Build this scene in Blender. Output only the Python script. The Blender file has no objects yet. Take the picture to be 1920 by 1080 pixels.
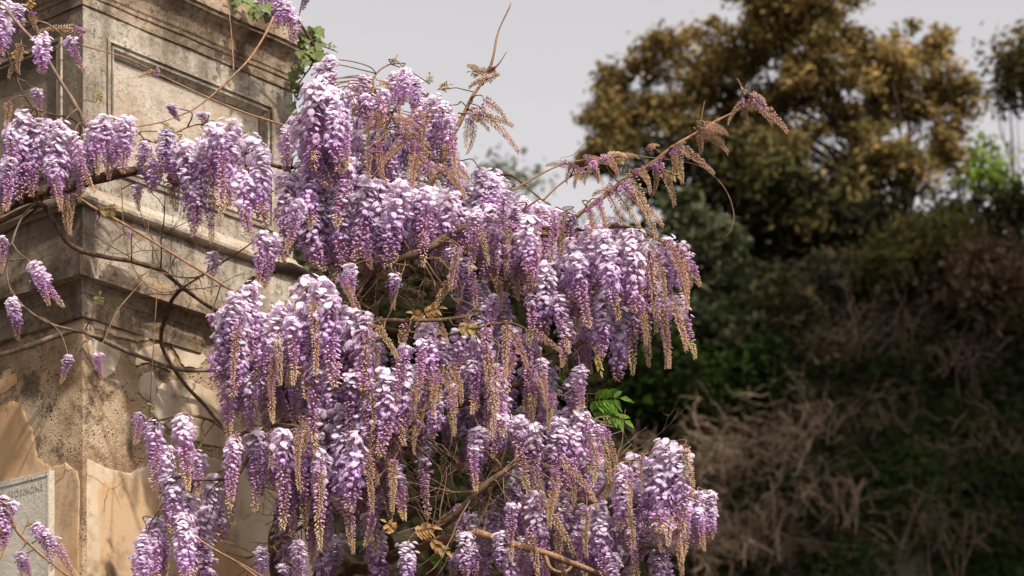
import bpy, math, random
import numpy as np
from mathutils import Vector, Matrix, Quaternion, noise

# ------------------------------------------------------------------ camera, sky, sun, exposure
sc = bpy.context.scene
COL = sc.collection
F, HZ, CX, CAMZ = 5320.0, 2250.0, 960.0, 1.6      # focal length and horizon in photo pixels, eye height

cam = bpy.data.cameras.new('camera')
cam.sensor_width = 36.0
cam.lens = F / 1920.0 * 36.0
cam.shift_y = (HZ - 540.0) / 1920.0               # level camera, rising front: the masonry verticals stay upright
cam.clip_end = 2000.0
cam.dof.use_dof = True
cam.dof.focus_distance = 8.85
cam.dof.aperture_fstop = 5.0
cam_o = bpy.data.objects.new('camera', cam)
cam_o.location = (0, 0, CAMZ)
cam_o.rotation_euler = (math.radians(90), 0, 0)
COL.objects.link(cam_o)
sc.camera = cam_o

SUN_AZ = (0.50, -0.866)                            # horizontal direction towards the sun
SUN_EL = math.radians(47)
to_sun = Vector((SUN_AZ[0]*math.cos(SUN_EL), SUN_AZ[1]*math.cos(SUN_EL), math.sin(SUN_EL))).normalized()
sun = bpy.data.lights.new('sun', 'SUN')
sun.energy = 2.7
sun.angle = math.radians(1.5)
sun.color = (1.0, 0.93, 0.82)
sun_o = bpy.data.objects.new('sun', sun)
sun_o.rotation_euler = (-to_sun).to_track_quat('-Z', 'Y').to_euler()
sun_o.location = (10, -20, 30)
COL.objects.link(sun_o)

world = bpy.data.worlds.new('World')
sc.world = world
world.use_nodes = True
wn = world.node_tree
wn.nodes.clear()
sky = wn.nodes.new('ShaderNodeTexSky')
sky.sky_type = 'NISHITA'
sky.sun_disc = False
sky.sun_elevation = SUN_EL
sky.sun_rotation = math.atan2(SUN_AZ[0], SUN_AZ[1])
sky.air_density = 1.0
sky.dust_density = 4.0
hsv = wn.nodes.new('ShaderNodeHueSaturation')
hsv.inputs['Saturation'].default_value = 0.10
tint = wn.nodes.new('ShaderNodeMix'); tint.data_type = 'RGBA'; tint.blend_type = 'MULTIPLY'
tint.inputs[0].default_value = 1.0
tint.inputs[7].default_value = (1.0, 0.955, 0.945, 1)
bgn = wn.nodes.new('ShaderNodeBackground')
bgn.inputs['Strength'].default_value = 0.108
out = wn.nodes.new('ShaderNodeOutputWorld')
wn.links.new(sky.outputs[0], hsv.inputs['Color'])
wn.links.new(hsv.outputs[0], tint.inputs[6])
wn.links.new(tint.outputs[2], bgn.inputs[0])
wn.links.new(bgn.outputs[0], out.inputs[0])

sc.view_settings.view_transform = 'Standard'
sc.view_settings.look = 'None'
sc.view_settings.exposure = 1.0
sc.view_settings.gamma = 1.0
sc.view_settings.use_curve_mapping = False
sc.cycles.use_denoising = True
sc.cycles.max_bounces = 5
sc.cycles.transparent_max_bounces = 4
sc.cycles.sample_clamp_indirect = 4.0

rng = random.Random(11)

# ------------------------------------------------------------------ helpers
def W(px, py, Y):
    """photo pixel + depth in metres -> world point"""
    return Vector(((px - CX) / F * Y, Y, CAMZ + (HZ - py) / F * Y))

def tag(o, label=None, cat=None, group=None, kind=None):
    if label: o['label'] = label
    if cat: o['category'] = cat
    if group: o['group'] = group
    if kind: o['kind'] = kind
    return o

def empty(name, loc, label, cat, group=None):
    o = bpy.data.objects.new(name, None)
    o.empty_display_size = 0.1
    o.location = loc
    COL.objects.link(o)
    return tag(o, label, cat, group)

class MB:
    """collects vertices, faces and a colour for each vertex"""
    def __init__(s): s.v = []; s.f = []; s.c = []; s.m = []
    def add(s, vs, fs, col=(1, 1, 1), mi=0):
        b = len(s.v)
        s.v.extend(tuple(v) for v in vs)
        s.c.extend(col if isinstance(col, list) else [col] * len(vs))
        for f in fs: s.f.append(tuple(i + b for i in f))
        s.m.extend([mi] * len(fs))
    def tube(s, pts, rads, n=6, col=(1, 1, 1), cap=True, mi=0):
        vs = []; fs = []
        up = Vector((0.31, 0.2, 0.93))
        N = len(pts)
        for i, p in enumerate(pts):
            d = (pts[min(i+1, N-1)] - pts[max(i-1, 0)])
            if d.length < 1e-7: d = Vector((0, 0, 1))
            d.normalize()
            a = d.cross(up)
            if a.length < 1e-3: a = d.cross(Vector((1, 0, 0)))
            a.normalize(); b = d.cross(a)
            for k in range(n):
                t = 2*math.pi*k/n
                vs.append(p + (a*math.cos(t) + b*math.sin(t)) * rads[i])
        for i in range(N-1):
            for k in range(n):
                k2 = (k+1) % n
                fs.append((i*n+k, i*n+k2, (i+1)*n+k2, (i+1)*n+k))
        if cap:
            fs.append(tuple(range(n-1, -1, -1))); fs.append(tuple((N-1)*n+k for k in range(n)))
        s.add(vs, fs, col, mi)
    def mesh(s, name, mats, smooth=True):
        me = bpy.data.meshes.new(name)
        me.from_pydata(s.v, [], s.f)
        at = me.color_attributes.new('Col', 'FLOAT_COLOR', 'POINT')
        arr = np.ones((len(s.v), 4), dtype=np.float32)
        if s.v: arr[:, :3] = np.array(s.c, dtype=np.float32)
        at.data.foreach_set('color', arr.ravel())
        for m in (mats if isinstance(mats, (list, tuple)) else [mats]): me.materials.append(m)
        if any(s.m): me.polygons.foreach_set('material_index', s.m)
        if smooth: me.polygons.foreach_set('use_smooth', [True] * len(me.polygons))
        me.update()
        return me
    def build(s, name, mats, parent=None, smooth=True):
        return link(name, s.mesh(name, mats, smooth), parent)

def link(name, me, parent=None, loc=None):
    o = bpy.data.objects.new(name, me)
    COL.objects.link(o)
    if parent is not None:
        o.parent = parent
        if loc is None:
            o.matrix_parent_inverse = Matrix.Translation(-Vector(world_loc(parent)))
    if loc is not None: o.location = loc
    return o

def world_loc(o):
    p = Vector(o.location)
    return p

def smooth_path(pts, sub=6):
    """Catmull-Rom through the points"""
    P = [pts[0]*2 - pts[1]] + list(pts) + [pts[-1]*2 - pts[-2]]
    out = []
    for i in range(1, len(P)-2):
        p0, p1, p2, p3 = P[i-1], P[i], P[i+1], P[i+2]
        for k in range(sub):
            t = k/sub
            out.append(0.5*((2*p1) + (p2-p0)*t + (2*p0-5*p1+4*p2-p3)*t*t + (3*p1-p0-3*p2+p3)*t**3))
    out.append(P[-2].copy())
    return out

# ------------------------------------------------------------------ materials
def newmat(name):
    m = bpy.data.materials.new(name); m.use_nodes = True
    nt = m.node_tree; nt.nodes.clear()
    o = nt.nodes.new('ShaderNodeOutputMaterial')
    b = nt.nodes.new('ShaderNodeBsdfPrincipled')
    b.inputs['Roughness'].default_value = 0.8
    b.inputs['Specular IOR Level'].default_value = 0.2
    nt.links.new(b.outputs[0], o.inputs[0])
    return m, nt, b, o

def N(nt, t, **kw):
    n = nt.nodes.new(t)
    for k, v in kw.items(): setattr(n, k, v)
    return n

def noise_node(nt, coord, scale, detail=6, rough=0.6, vscale=(1, 1, 1)):
    mp = N(nt, 'ShaderNodeMapping'); mp.inputs['Scale'].default_value = vscale
    nt.links.new(coord, mp.inputs[0])
    n = N(nt, 'ShaderNodeTexNoise')
    n.inputs['Scale'].default_value = scale; n.inputs['Detail'].default_value = detail
    n.inputs['Roughness'].default_value = rough
    nt.links.new(mp.outputs[0], n.inputs['Vector'])
    return n.outputs[0]

def ramp(nt, fac, stops):
    r = N(nt, 'ShaderNodeValToRGB')
    e = r.color_ramp.elements
    while len(e) < len(stops): e.new(0.5)
    for el, (p, c) in zip(e, stops):
        el.position = p; el.color = (c if len(c) == 4 else (*c, 1)) if isinstance(c, tuple) else (c, c, c, 1)
    nt.links.new(fac, r.inputs[0])
    return r.outputs[0]

def mix(nt, fac, a, b, mode='MIX'):
    n = N(nt, 'ShaderNodeMix', data_type='RGBA', blend_type=mode)
    for sock, v in ((n.inputs[0], fac), (n.inputs[6], a), (n.inputs[7], b)):
        if isinstance(v, (int, float)): sock.default_value = v
        elif isinstance(v, tuple): sock.default_value = (*v, 1)
        else: nt.links.new(v, sock)
    return n.outputs[2]

def bump(nt, b, h, strength, dist):
    n = N(nt, 'ShaderNodeBump'); n.inputs['Strength'].default_value = strength; n.inputs['Distance'].default_value = dist
    nt.links.new(h, n.inputs['Height']); nt.links.new(n.outputs[0], b.inputs['Normal'])

def petal_material(name, translucency=0.35, vary=0.10):
    """colour comes from the mesh's own 'Col', shifted a little from cluster to cluster"""
    m, nt, b, o = newmat(name)
    a = N(nt, 'ShaderNodeVertexColor', layer_name='Col')
    oi = N(nt, 'ShaderNodeObjectInfo')
    h = N(nt, 'ShaderNodeHueSaturation')
    mr = N(nt, 'ShaderNodeMapRange'); mr.inputs[3].default_value = 0.5 - vary*0.16; mr.inputs[4].default_value = 0.5 + vary*0.16
    nt.links.new(oi.outputs['Random'], mr.inputs[0]); nt.links.new(mr.outputs[0], h.inputs['Hue'])
    mv = N(nt, 'ShaderNodeMapRange'); mv.inputs[3].default_value = 1 - vary; mv.inputs[4].default_value = 1 + vary
    ml = N(nt, 'ShaderNodeMath', operation='FRACT'); m2 = N(nt, 'ShaderNodeMath', operation='MULTIPLY'); m2.inputs[1].default_value = 7.31
    nt.links.new(oi.outputs['Random'], m2.inputs[0]); nt.links.new(m2.outputs[0], ml.inputs[0]); nt.links.new(ml.outputs[0], mv.inputs[0])
    nt.links.new(mv.outputs[0], h.inputs['Value'])
    nt.links.new(a.outputs[0], h.inputs['Color'])
    nt.links.new(h.outputs[0], b.inputs['Base Color'])
    b.inputs['Roughness'].default_value = 0.62
    if translucency:
        tr = N(nt, 'ShaderNodeBsdfTranslucent'); nt.links.new(h.outputs[0], tr.inputs[0])
        ms = N(nt, 'ShaderNodeMixShader'); ms.inputs[0].default_value = translucency
        nt.links.new(b.outputs[0], ms.inputs[1]); nt.links.new(tr.outputs[0], ms.inputs[2]); nt.links.new(ms.outputs[0], o.inputs[0])
    return m

def bark_material(name, c1, c2, scale=60):
    m, nt, b, o = newmat(name)
    tc = N(nt, 'ShaderNodeTexCoord')
    n = noise_node(nt, tc.outputs['Object'], scale, 5, 0.65, (1, 1, 0.35))
    nt.links.new(ramp(nt, n, [(0.35, c1), (0.7, c2)]), b.inputs['Base Color'])
    bump(nt, b, n, 0.6, 0.004)
    return m

def masonry_material(name, base, pale, warm, stain, stain_amt, speck, scale=1.0, grime_shade=0.0):
    m, nt, b, o = newmat(name)
    tc = N(nt, 'ShaderNodeTexCoord'); co = tc.outputs['Object']
    big = noise_node(nt, co, 2.6*scale, 6, 0.62)
    c = mix(nt, ramp(nt, big, [(0.42, 0.0), (0.6, 1.0)]), base, pale)
    wm = noise_node(nt, co, 4.1*scale, 5, 0.6, (1.3, 0.9, 0.7))
    c = mix(nt, ramp(nt, wm, [(0.5, 0.0), (0.66, 0.85)]), c, warm)
    streak = noise_node(nt, co, 9*scale, 6, 0.65, (1, 1, 0.16))
    blot = noise_node(nt, co, 5*scale, 8, 0.72)
    s = mix(nt, 0.5, streak, blot)
    lo = 0.60 - 0.22*stain_amt
    c = mix(nt, ramp(nt, s, [(lo, 0.0), (lo + 0.13, 0.5 + 0.42*stain_amt)]), c, stain)
    fine = noise_node(nt, co, 48*scale, 6, 0.75)
    c = mix(nt, ramp(nt, fine, [(0.52, 0.0), (0.62, speck)]), c, stain)
    c = mix(nt, ramp(nt, noise_node(nt, co, 140*scale, 3, 0.6), [(0.56, 0.0), (0.72, 0.35)]), c, pale)
    if grime_shade:       # grime and painted shade that darken the pillar's sides facing left
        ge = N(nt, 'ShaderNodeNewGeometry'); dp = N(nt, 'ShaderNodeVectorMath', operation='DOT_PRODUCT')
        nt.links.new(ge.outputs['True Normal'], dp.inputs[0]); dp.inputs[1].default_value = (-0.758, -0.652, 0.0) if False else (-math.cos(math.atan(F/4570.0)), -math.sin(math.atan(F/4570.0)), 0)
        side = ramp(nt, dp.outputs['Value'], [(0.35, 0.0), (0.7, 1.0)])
        cn = ramp(nt, blot, [(0.30, grime_shade), (0.66, grime_shade*0.55)])
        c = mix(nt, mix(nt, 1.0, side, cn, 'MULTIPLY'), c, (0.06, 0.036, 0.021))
    nt.links.new(c, b.inputs['Base Color'])
    b.inputs['Roughness'].default_value = 0.92
    hh = mix(nt, 0.4, fine, blot)
    bump(nt, b, hh, 0.9, 0.016)
    return m

def render_coat_material():
    """the pier's coarse brown render: pitted, flaked, patched"""
    m, nt, b, o = newmat('coarse_brown_render')
    tc = N(nt, 'ShaderNodeTexCoord'); co = tc.outputs['Object']
    big = noise_node(nt, co, 4.2, 6, 0.62)
    c = ramp(nt, big, [(0.30, (0.15, 0.088, 0.048)), (0.42, (0.30, 0.19, 0.11)), (0.52, (0.42, 0.295, 0.185)), (0.60, (0.46, 0.345, 0.23)), (0.68, (0.45, 0.29, 0.155))])
    dk = noise_node(nt, co, 7.5, 9, 0.72)
    c = mix(nt, ramp(nt, dk, [(0.51, 0.0), (0.60, 0.85)]), c, (0.085, 0.052, 0.032))
    pit = N(nt, 'ShaderNodeTexVoronoi'); pit.inputs['Scale'].default_value = 75
    nt.links.new(co, pit.inputs['Vector'])
    pm = ramp(nt, pit.outputs['Distance'], [(0.12, 1.0), (0.34, 0.0)])
    where = ramp(nt, noise_node(nt, co, 11, 5, 0.7), [(0.44, 0.0), (0.6, 0.95)])
    pf = mix(nt, 1.0, pm, where, 'MULTIPLY')
    c = mix(nt, pf, c, (0.06, 0.034, 0.02))
    fine = noise_node(nt, co, 130, 4, 0.7)
    c = mix(nt, ramp(nt, fine, [(0.55, 0.0), (0.72, 0.5)]), c, (0.52, 0.42, 0.3))
    nt.links.new(c, b.inputs['Base Color'])
    b.inputs['Roughness'].default_value = 0.95
    h = mix(nt, 0.5, fine, dk)
    bump(nt, b, mix(nt, pf, h, (0, 0, 0)), 0.9, 0.018)
    return m

def plaster_material(name, c1, c2, c3):
    m, nt, b, o = newmat(name)
    tc = N(nt, 'ShaderNodeTexCoord'); co = tc.outputs['Object']
    a = noise_node(nt, co, 3.3, 6, 0.58, (1, 1, 0.6))
    c = ramp(nt, a, [(0.34, c1), (0.5, c2), (0.66, c3)])
    run = noise_node(nt, co, 14, 5, 0.6, (1, 1, 0.12))
    c = mix(nt, ramp(nt, run, [(0.53, 0.0), (0.72, 0.55)]), c, (0.30, 0.19, 0.10))
    crk = N(nt, 'ShaderNodeTexVoronoi', feature='DISTANCE_TO_EDGE'); crk.inputs['Scale'].default_value = 3.6
    wob = N(nt, 'ShaderNodeMix', data_type='VECTOR'); wob.inputs[0].default_value = 0.12
    nz = N(nt, 'ShaderNodeTexNoise'); nz.inputs['Scale'].default_value = 9
    nt.links.new(co, nz.inputs['Vector']); nt.links.new(co, wob.inputs[4]); nt.links.new(nz.outputs['Color'], wob.inputs[5])
    nt.links.new(wob.outputs[1], crk.inputs['Vector'])
    cl = ramp(nt, crk.outputs[0], [(0.0, 1.0), (0.011, 0.0)])
    gate = ramp(nt, noise_node(nt, co, 3.0, 2, 0.5), [(0.50, 0.0), (0.56, 1.0)])
    ck = mix(nt, 1.0, cl, gate, 'MULTIPLY')
    c = mix(nt, ck, c, (0.11, 0.065, 0.035))
    worn = noise_node(nt, co, 8, 9, 0.72)
    c = mix(nt, ramp(nt, worn, [(0.50, 0.0), (0.60, 0.75)]), c, (0.27, 0.175, 0.10))
    c = mix(nt, ramp(nt, worn, [(0.62, 0.0), (0.68, 0.8)]), c, (0.10, 0.06, 0.035))
    fl = noise_node(nt, co, 55, 5, 0.7)
    c = mix(nt, ramp(nt, fl, [(0.60, 0.0), (0.70, 0.5)]), c, (0.23, 0.145, 0.085))
    nt.links.new(c, b.inputs['Base Color'])
    b.inputs['Roughness'].default_value = 0.85
    bump(nt, b, mix(nt, 0.6, fl, a), 0.45, 0.008)
    return m

def leaf_material(name, vary_scale=0.6, dark=0.6, light=1.35, translucency=0.3):
    m, nt, b, o = newmat(name)
    a = N(nt, 'ShaderNodeVertexColor', layer_name='Col')
    tc = N(nt, 'ShaderNodeTexCoord')
    n = noise_node(nt, tc.outputs['Object'], vary_scale, 3, 0.6)
    c = mix(nt, 1.0, a.outputs[0], ramp(nt, n, [(0.3, dark), (0.7, light)]), 'MULTIPLY')
    nt.links.new(c, b.inputs['Base Color'])
    b.inputs['Roughness'].default_value = 0.7; b.inputs['Specular IOR Level'].default_value = 0.06 if vary_scale < 2 else 0.25
    if translucency:
        tr = N(nt, 'ShaderNodeBsdfTranslucent'); nt.links.new(c, tr.inputs[0])
        ms = N(nt, 'ShaderNodeMixShader'); ms.inputs[0].default_value = translucency
        nt.links.new(b.outputs[0], ms.inputs[1]); nt.links.new(tr.outputs[0], ms.inputs[2]); nt.links.new(ms.outputs[0], o.inputs[0])
    return m

M_PETAL = petal_material('wisteria_petal', 0.55, 0.12)
M_BUD = petal_material('wisteria_bud', 0.25, 0.12)
M_TAN = petal_material('bronze_bud', 0.35, 0.12)
M_IVY = leaf_material('ivy_leaf', 8, 0.75, 1.25, 0.2)
M_YLEAF = leaf_material('young_leaf', 9, 0.8, 1.2, 0.45)
M_BARK = bark_material('vine_bark', (0.045, 0.026, 0.015), (0.15, 0.085, 0.05))
M_PBARK = bark_material('grey_vine_bark', (0.11, 0.075, 0.05), (0.27, 0.195, 0.14))
M_SHOOT = bark_material('red_brown_shoot', (0.17, 0.085, 0.045), (0.34, 0.20, 0.125), 90)
M_TWIG = bark_material('twig_bark', (0.10, 0.058, 0.034), (0.26, 0.165, 0.10), 90)
M_TRUNK = bark_material('tree_bark', (0.02, 0.014, 0.01), (0.065, 0.045, 0.032), 6)
M_STRAW = bark_material('dry_twig', (0.11, 0.075, 0.048), (0.27, 0.19, 0.13), 3)
M_STRAW_SHADED = bark_material('shaded_dry_twig', (0.065, 0.042, 0.028), (0.15, 0.10, 0.068), 3)  # dry twig with the right slope's shade put into its colour
M_LEAF = leaf_material('background_leaf', 0.55, 0.55, 1.4, 0.3)
M_STONE = masonry_material('weathered_stone', (0.37, 0.315, 0.25), (0.47, 0.415, 0.34), (0.36, 0.275, 0.19), (0.10, 0.07, 0.046), 0.66, 0.8, grime_shade=0.95)
M_STONE_D = masonry_material('blackened_stone', (0.34, 0.25, 0.17), (0.44, 0.35, 0.26), (0.32, 0.21, 0.125), (0.065, 0.04, 0.024), 0.70, 0.75, grime_shade=0.75)
M_PANEL = masonry_material('pale_panel_stone', (0.38, 0.32, 0.25), (0.48, 0.415, 0.335), (0.36, 0.27, 0.175), (0.13, 0.085, 0.055), 0.38, 0.45, grime_shade=0.95)
M_RENDER = render_coat_material()
M_PLAS_O = plaster_material('ochre_plaster', (0.43, 0.26, 0.13), (0.47, 0.31, 0.18), (0.46, 0.35, 0.24))
M_PLAS_P = plaster_material('pale_plaster', (0.42, 0.30, 0.19), (0.48, 0.37, 0.26), (0.55, 0.46, 0.35))
M_MARBLE = masonry_material('worn_marble', (0.46, 0.41, 0.34), (0.52, 0.47, 0.40), (0.46, 0.39, 0.30), (0.22, 0.17, 0.12), 0.10, 0.12)

# ------------------------------------------------------------------ ground and hillside
m, nt, b, o = newmat('soil_and_grass')
tc = N(nt, 'ShaderNodeTexCoord')
nt.links.new(ramp(nt, noise_node(nt, tc.outputs['Object'], 0.8, 7, 0.65), [(0.35, (0.022, 0.017, 0.010)), (0.6, (0.03, 0.028, 0.013)), (0.75, (0.05, 0.038, 0.024))]), b.inputs['Base Color'])
M_GROUND = m
g = MB()
g.add([(-300, -100, 0), (300, -100, 0), (300, 500, 0), (-300, 500, 0)], [(0, 1, 2, 3)])
tag(g.build('ground', M_GROUND, smooth=False), kind='structure')

def sstep(a, b_, x):
    t = max(0.0, min(1.0, (x-a)/(b_-a))); return t*t*(3-2*t)

def hill_z(x, y):
    crest = 16.9 + 1.0*sstep(2.5, 7.5, x) - 5*sstep(-4, -25, x)
    n1 = noise.noise((x*0.35, y*0.35, 2.0))*0.7 + noise.noise((x*0.9, y*0.9, 7.0))*0.35
    base = crest*sstep(28.5, 47.5, y + noise.noise((x*0.2, 3.0, 0))*1.5)
    return base + n1*sstep(28, 34, y) - 0.3

g = MB()
nx, ny = 110, 70
vs = []
for j in range(ny+1):
    y = 26 + 74*(j/ny)**1.5
    for i in range(nx+1):
        x = -55 + 110*i/nx
        vs.append((x, y, hill_z(x, y)))
fs = [(j*(nx+1)+i, j*(nx+1)+i+1, (j+1)*(nx+1)+i+1, (j+1)*(nx+1)+i) for j in range(ny) for i in range(nx)]
g.add(vs, fs)
tag(g.build('hillside', M_GROUND), kind='structure')

def hill_hit(px, py):
    Y = 27.0
    while Y < 80:
        p = W(px, py, Y)
        if p.z <= hill_z(p.x, p.y): return p
        Y += 0.08
    return W(px, py, 47.5)

# ------------------------------------------------------------------ masonry pillar
ANG = math.atan(F/4570.0)
R_DIR = Vector((math.cos(ANG), math.sin(ANG), 0))        # along the sunlit right face
L_DIR = Vector((-math.sin(ANG), math.cos(ANG), 0))       # along the left face
N_R = -L_DIR; N_L = -R_DIR                               # outward normals
LEDGE_C = W(150, 475, 9.0); LEDGE_C.z = 0
OFF = 0.085                                              # ledge overhang past the block face
BLOCK_C = LEDGE_C + (R_DIR + L_DIR)*OFF                  # block corner
HALF = 0.475
CEN = BLOCK_C + (R_DIR + L_DIR)*HALF
PIER_OFF = 0.012

pillar = empty('stone_pillar', (CEN.x, CEN.y, 0), 'weathered square stone pillar with recessed panels and a crumbling plastered shaft', 'pillar')

def on_face(face, s, z, out_=0.0):
    """point on the block's right ('R') or left ('L') face; s metres from the near corner"""
    d, n = (R_DIR, N_R) if face == 'R' else (L_DIR, N_L)
    p = BLOCK_C + d*s + n*out_
    return Vector((p.x, p.y, z))

def face_px(face, px, py, out_=0.0):
    """photo pixel -> (s, z) on that face plane"""
    d, n = (R_DIR, N_R) if face == 'R' else (L_DIR, N_L)
    o_ = BLOCK_C + n*out_
    k = (px - CX)/F
    s = (k*o_.y - o_.x)/(d.x - k*d.y)
    Y = o_.y + d.y*s
    return s, CAMZ + (HZ - py)/F*Y

def square_lathe(name, profile, mat, seg=44, wear=0.004, chip=0.012, seed=0.0):
    """profile: (offset past the block face, z); a mitred square sweep with worn edges"""
    mb = MB(); rings = []
    vs = []
    corners = [(-1, -1), (1, -1), (1, 1), (-1, 1)]
    for (off, z) in profile:
        h = HALF + off
        for c in range(4):
            a = corners[c]; b_ = corners[(c+1) % 4]
            for k in range(seg):
                t = k/seg
                u = a[0]+(b_[0]-a[0])*t; v = a[1]+(b_[1]-a[1])*t
                p = CEN + R_DIR*(u*h) + L_DIR*(v*h)
                q = Vector((p.x, p.y, z))
                n1 = noise.noise(q*6 + Vector((seed, 0, 0)))*wear + noise.noise(q*23 + Vector((0, seed, 0)))*wear*0.6
                ch = max(0.0, noise.noise(q*9 + Vector((seed, 5, 3)))-0.25)*chip*2
                inward = (CEN - p); inward.z = 0; inward.normalize()
                near = 1.0 if (off > 0.02) else 0.35
                q = q + inward*(n1 + ch*near)
                q.z += noise.noise(q*7 + Vector((9, seed, 1)))*wear*0.7
                vs.append(q)
    n = 4*seg; fs = []
    for i in range(len(profile)-1):
        for k in range(n):
            k2 = (k+1) % n
            fs.append((i*n+k, i*n+k2, (i+1)*n+k2, (i+1)*n+k))
    fs.append(tuple(range(n-1, -1, -1))); fs.append(tuple((len(profile)-1)*n+k for k in range(n)))
    mb.add(vs, fs)
    o = mb.build(name, mat, pillar, smooth=False)
    return o

Z_LEDGE = 4.603
# shaft: from the ground to below the ledge moulding
shaft = [(0.10, 0.0), (0.10, 0.42), (0.04, 0.48)] + [(PIER_OFF, z) for z in np.linspace(0.5, 3.3, 8)] + [(PIER_OFF, z) for z in np.linspace(3.4, 4.47, 40)]
square_lathe('shaft', shaft, M_RENDER, 60, 0.006, 0.016, 3.0)
ledge = [(PIER_OFF-0.02, 4.425), (0.026, 4.430), (0.028, 4.452), (0.034, 4.470), (0.036, 4.498), (0.040, 4.503), (0.041, 4.510), (0.046, 4.522), (0.054, 4.531),
         (0.055, 4.5365), (OFF, 4.5395), (OFF+0.001, 4.56), (OFF+0.001, 4.58), (OFF-0.003, 4.601), (OFF-0.02, 4.606), (-0.06, 4.615)]
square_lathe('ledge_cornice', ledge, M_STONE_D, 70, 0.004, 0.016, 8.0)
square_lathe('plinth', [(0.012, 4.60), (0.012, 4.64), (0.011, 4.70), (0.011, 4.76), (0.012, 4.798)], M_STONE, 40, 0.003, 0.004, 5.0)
base = [(0.0, 4.796), (0.034, 4.799), (0.040, 4.806), (0.042, 4.816), (0.038, 4.826), (0.026, 4.832), (0.025, 4.838), (0.014, 4.846), (0.009, 4.856), (0.006, 4.860), (-0.02, 4.862)]
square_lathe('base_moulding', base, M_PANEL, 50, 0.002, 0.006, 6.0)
Z0, Z1 = 4.858, 5.478
top = [(-0.02, 5.440), (0.010, 5.442), (0.012, 5.470), (0.020, 5.474), (0.022, 5.484), (0.030, 5.490), (0.034, 5.502), (0.044, 5.520), (0.062, 5.540), (0.088, 5.556), (0.106, 5.562),
       (0.108, 5.572), (0.122, 5.574), (0.123, 5.60), (0.123, 5.625), (0.118, 5.638), (0.08, 5.644), (-0.2, 5.66)]
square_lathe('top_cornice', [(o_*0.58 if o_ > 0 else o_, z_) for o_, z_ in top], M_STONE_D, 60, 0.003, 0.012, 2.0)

# attic block with a moulded sunk panel on each face
PS0, PS1, PZ0, PZ1 = 0.102, 0.848, 4.935, 5.362
blk = MB()
corn = [(0, 'R'), (1, 'B'), (2, 'C'), (3, 'L')]
def gen_face(k, s, z, out_):
    o_ = BLOCK_C; 
    if k == 0: p = o_ + R_DIR*s + N_R*out_
    elif k == 3: p = o_ + L_DIR*(2*HALF-s) + N_L*out_
    elif k == 1: p = o_ + R_DIR*(2*HALF+out_) + L_DIR*s
    else: p = o_ + R_DIR*(2*HALF-s) + L_DIR*(2*HALF+out_)
    return Vector((p.x, p.y, z))
for k in range(4):
    S = 2*HALF
    o4 = [(0, Z0), (S, Z0), (S, Z1), (0, Z1)]; i4 = [(PS0, PZ0), (PS1, PZ0), (PS1, PZ1), (PS0, PZ1)]
    vs = [gen_face(k, s, z, 0) for s, z in o4] + [gen_face(k, s, z, 0) for s, z in i4]
    blk.add(vs, [(i, (i+1) % 4, 4+(i+1) % 4, 4+i) for i in range(4)])
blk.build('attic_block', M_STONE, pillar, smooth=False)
for k in range(4):
    pm = MB()
    prof = [(-0.003, -0.002), (-0.002, 0.008), (0.008, 0.010), (0.010, 0.001), (0.016, 0.0005), (0.018, 0.007), (0.024, 0.006), (0.034, -0.006), (0.042, -0.013), (0.045, -0.0215), (0.050, -0.022)]
    vs = []
    for ins, dep in prof:
        vs += [gen_face(k, s, z, dep) for s, z in [(PS0+ins, PZ0+ins), (PS1-ins, PZ0+ins), (PS1-ins, PZ1-ins), (PS0+ins, PZ1-ins)]]
    fs = [(r*4+i, r*4+(i+1) % 4, (r+1)*4+(i+1) % 4, (r+1)*4+i) for r in range(len(prof)-1) for i in range(4)]
    pm.add(vs, fs)
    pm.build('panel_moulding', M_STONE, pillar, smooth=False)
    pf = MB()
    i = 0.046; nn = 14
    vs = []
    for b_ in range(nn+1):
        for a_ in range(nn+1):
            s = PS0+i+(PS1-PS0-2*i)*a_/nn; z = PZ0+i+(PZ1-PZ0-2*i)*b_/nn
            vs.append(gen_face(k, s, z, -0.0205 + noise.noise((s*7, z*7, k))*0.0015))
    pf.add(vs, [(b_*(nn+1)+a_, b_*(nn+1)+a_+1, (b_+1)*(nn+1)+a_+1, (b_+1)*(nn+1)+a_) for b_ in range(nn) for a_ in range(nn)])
    pf.build('sunk_panel', M_PANEL, pillar, smooth=False)

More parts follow.
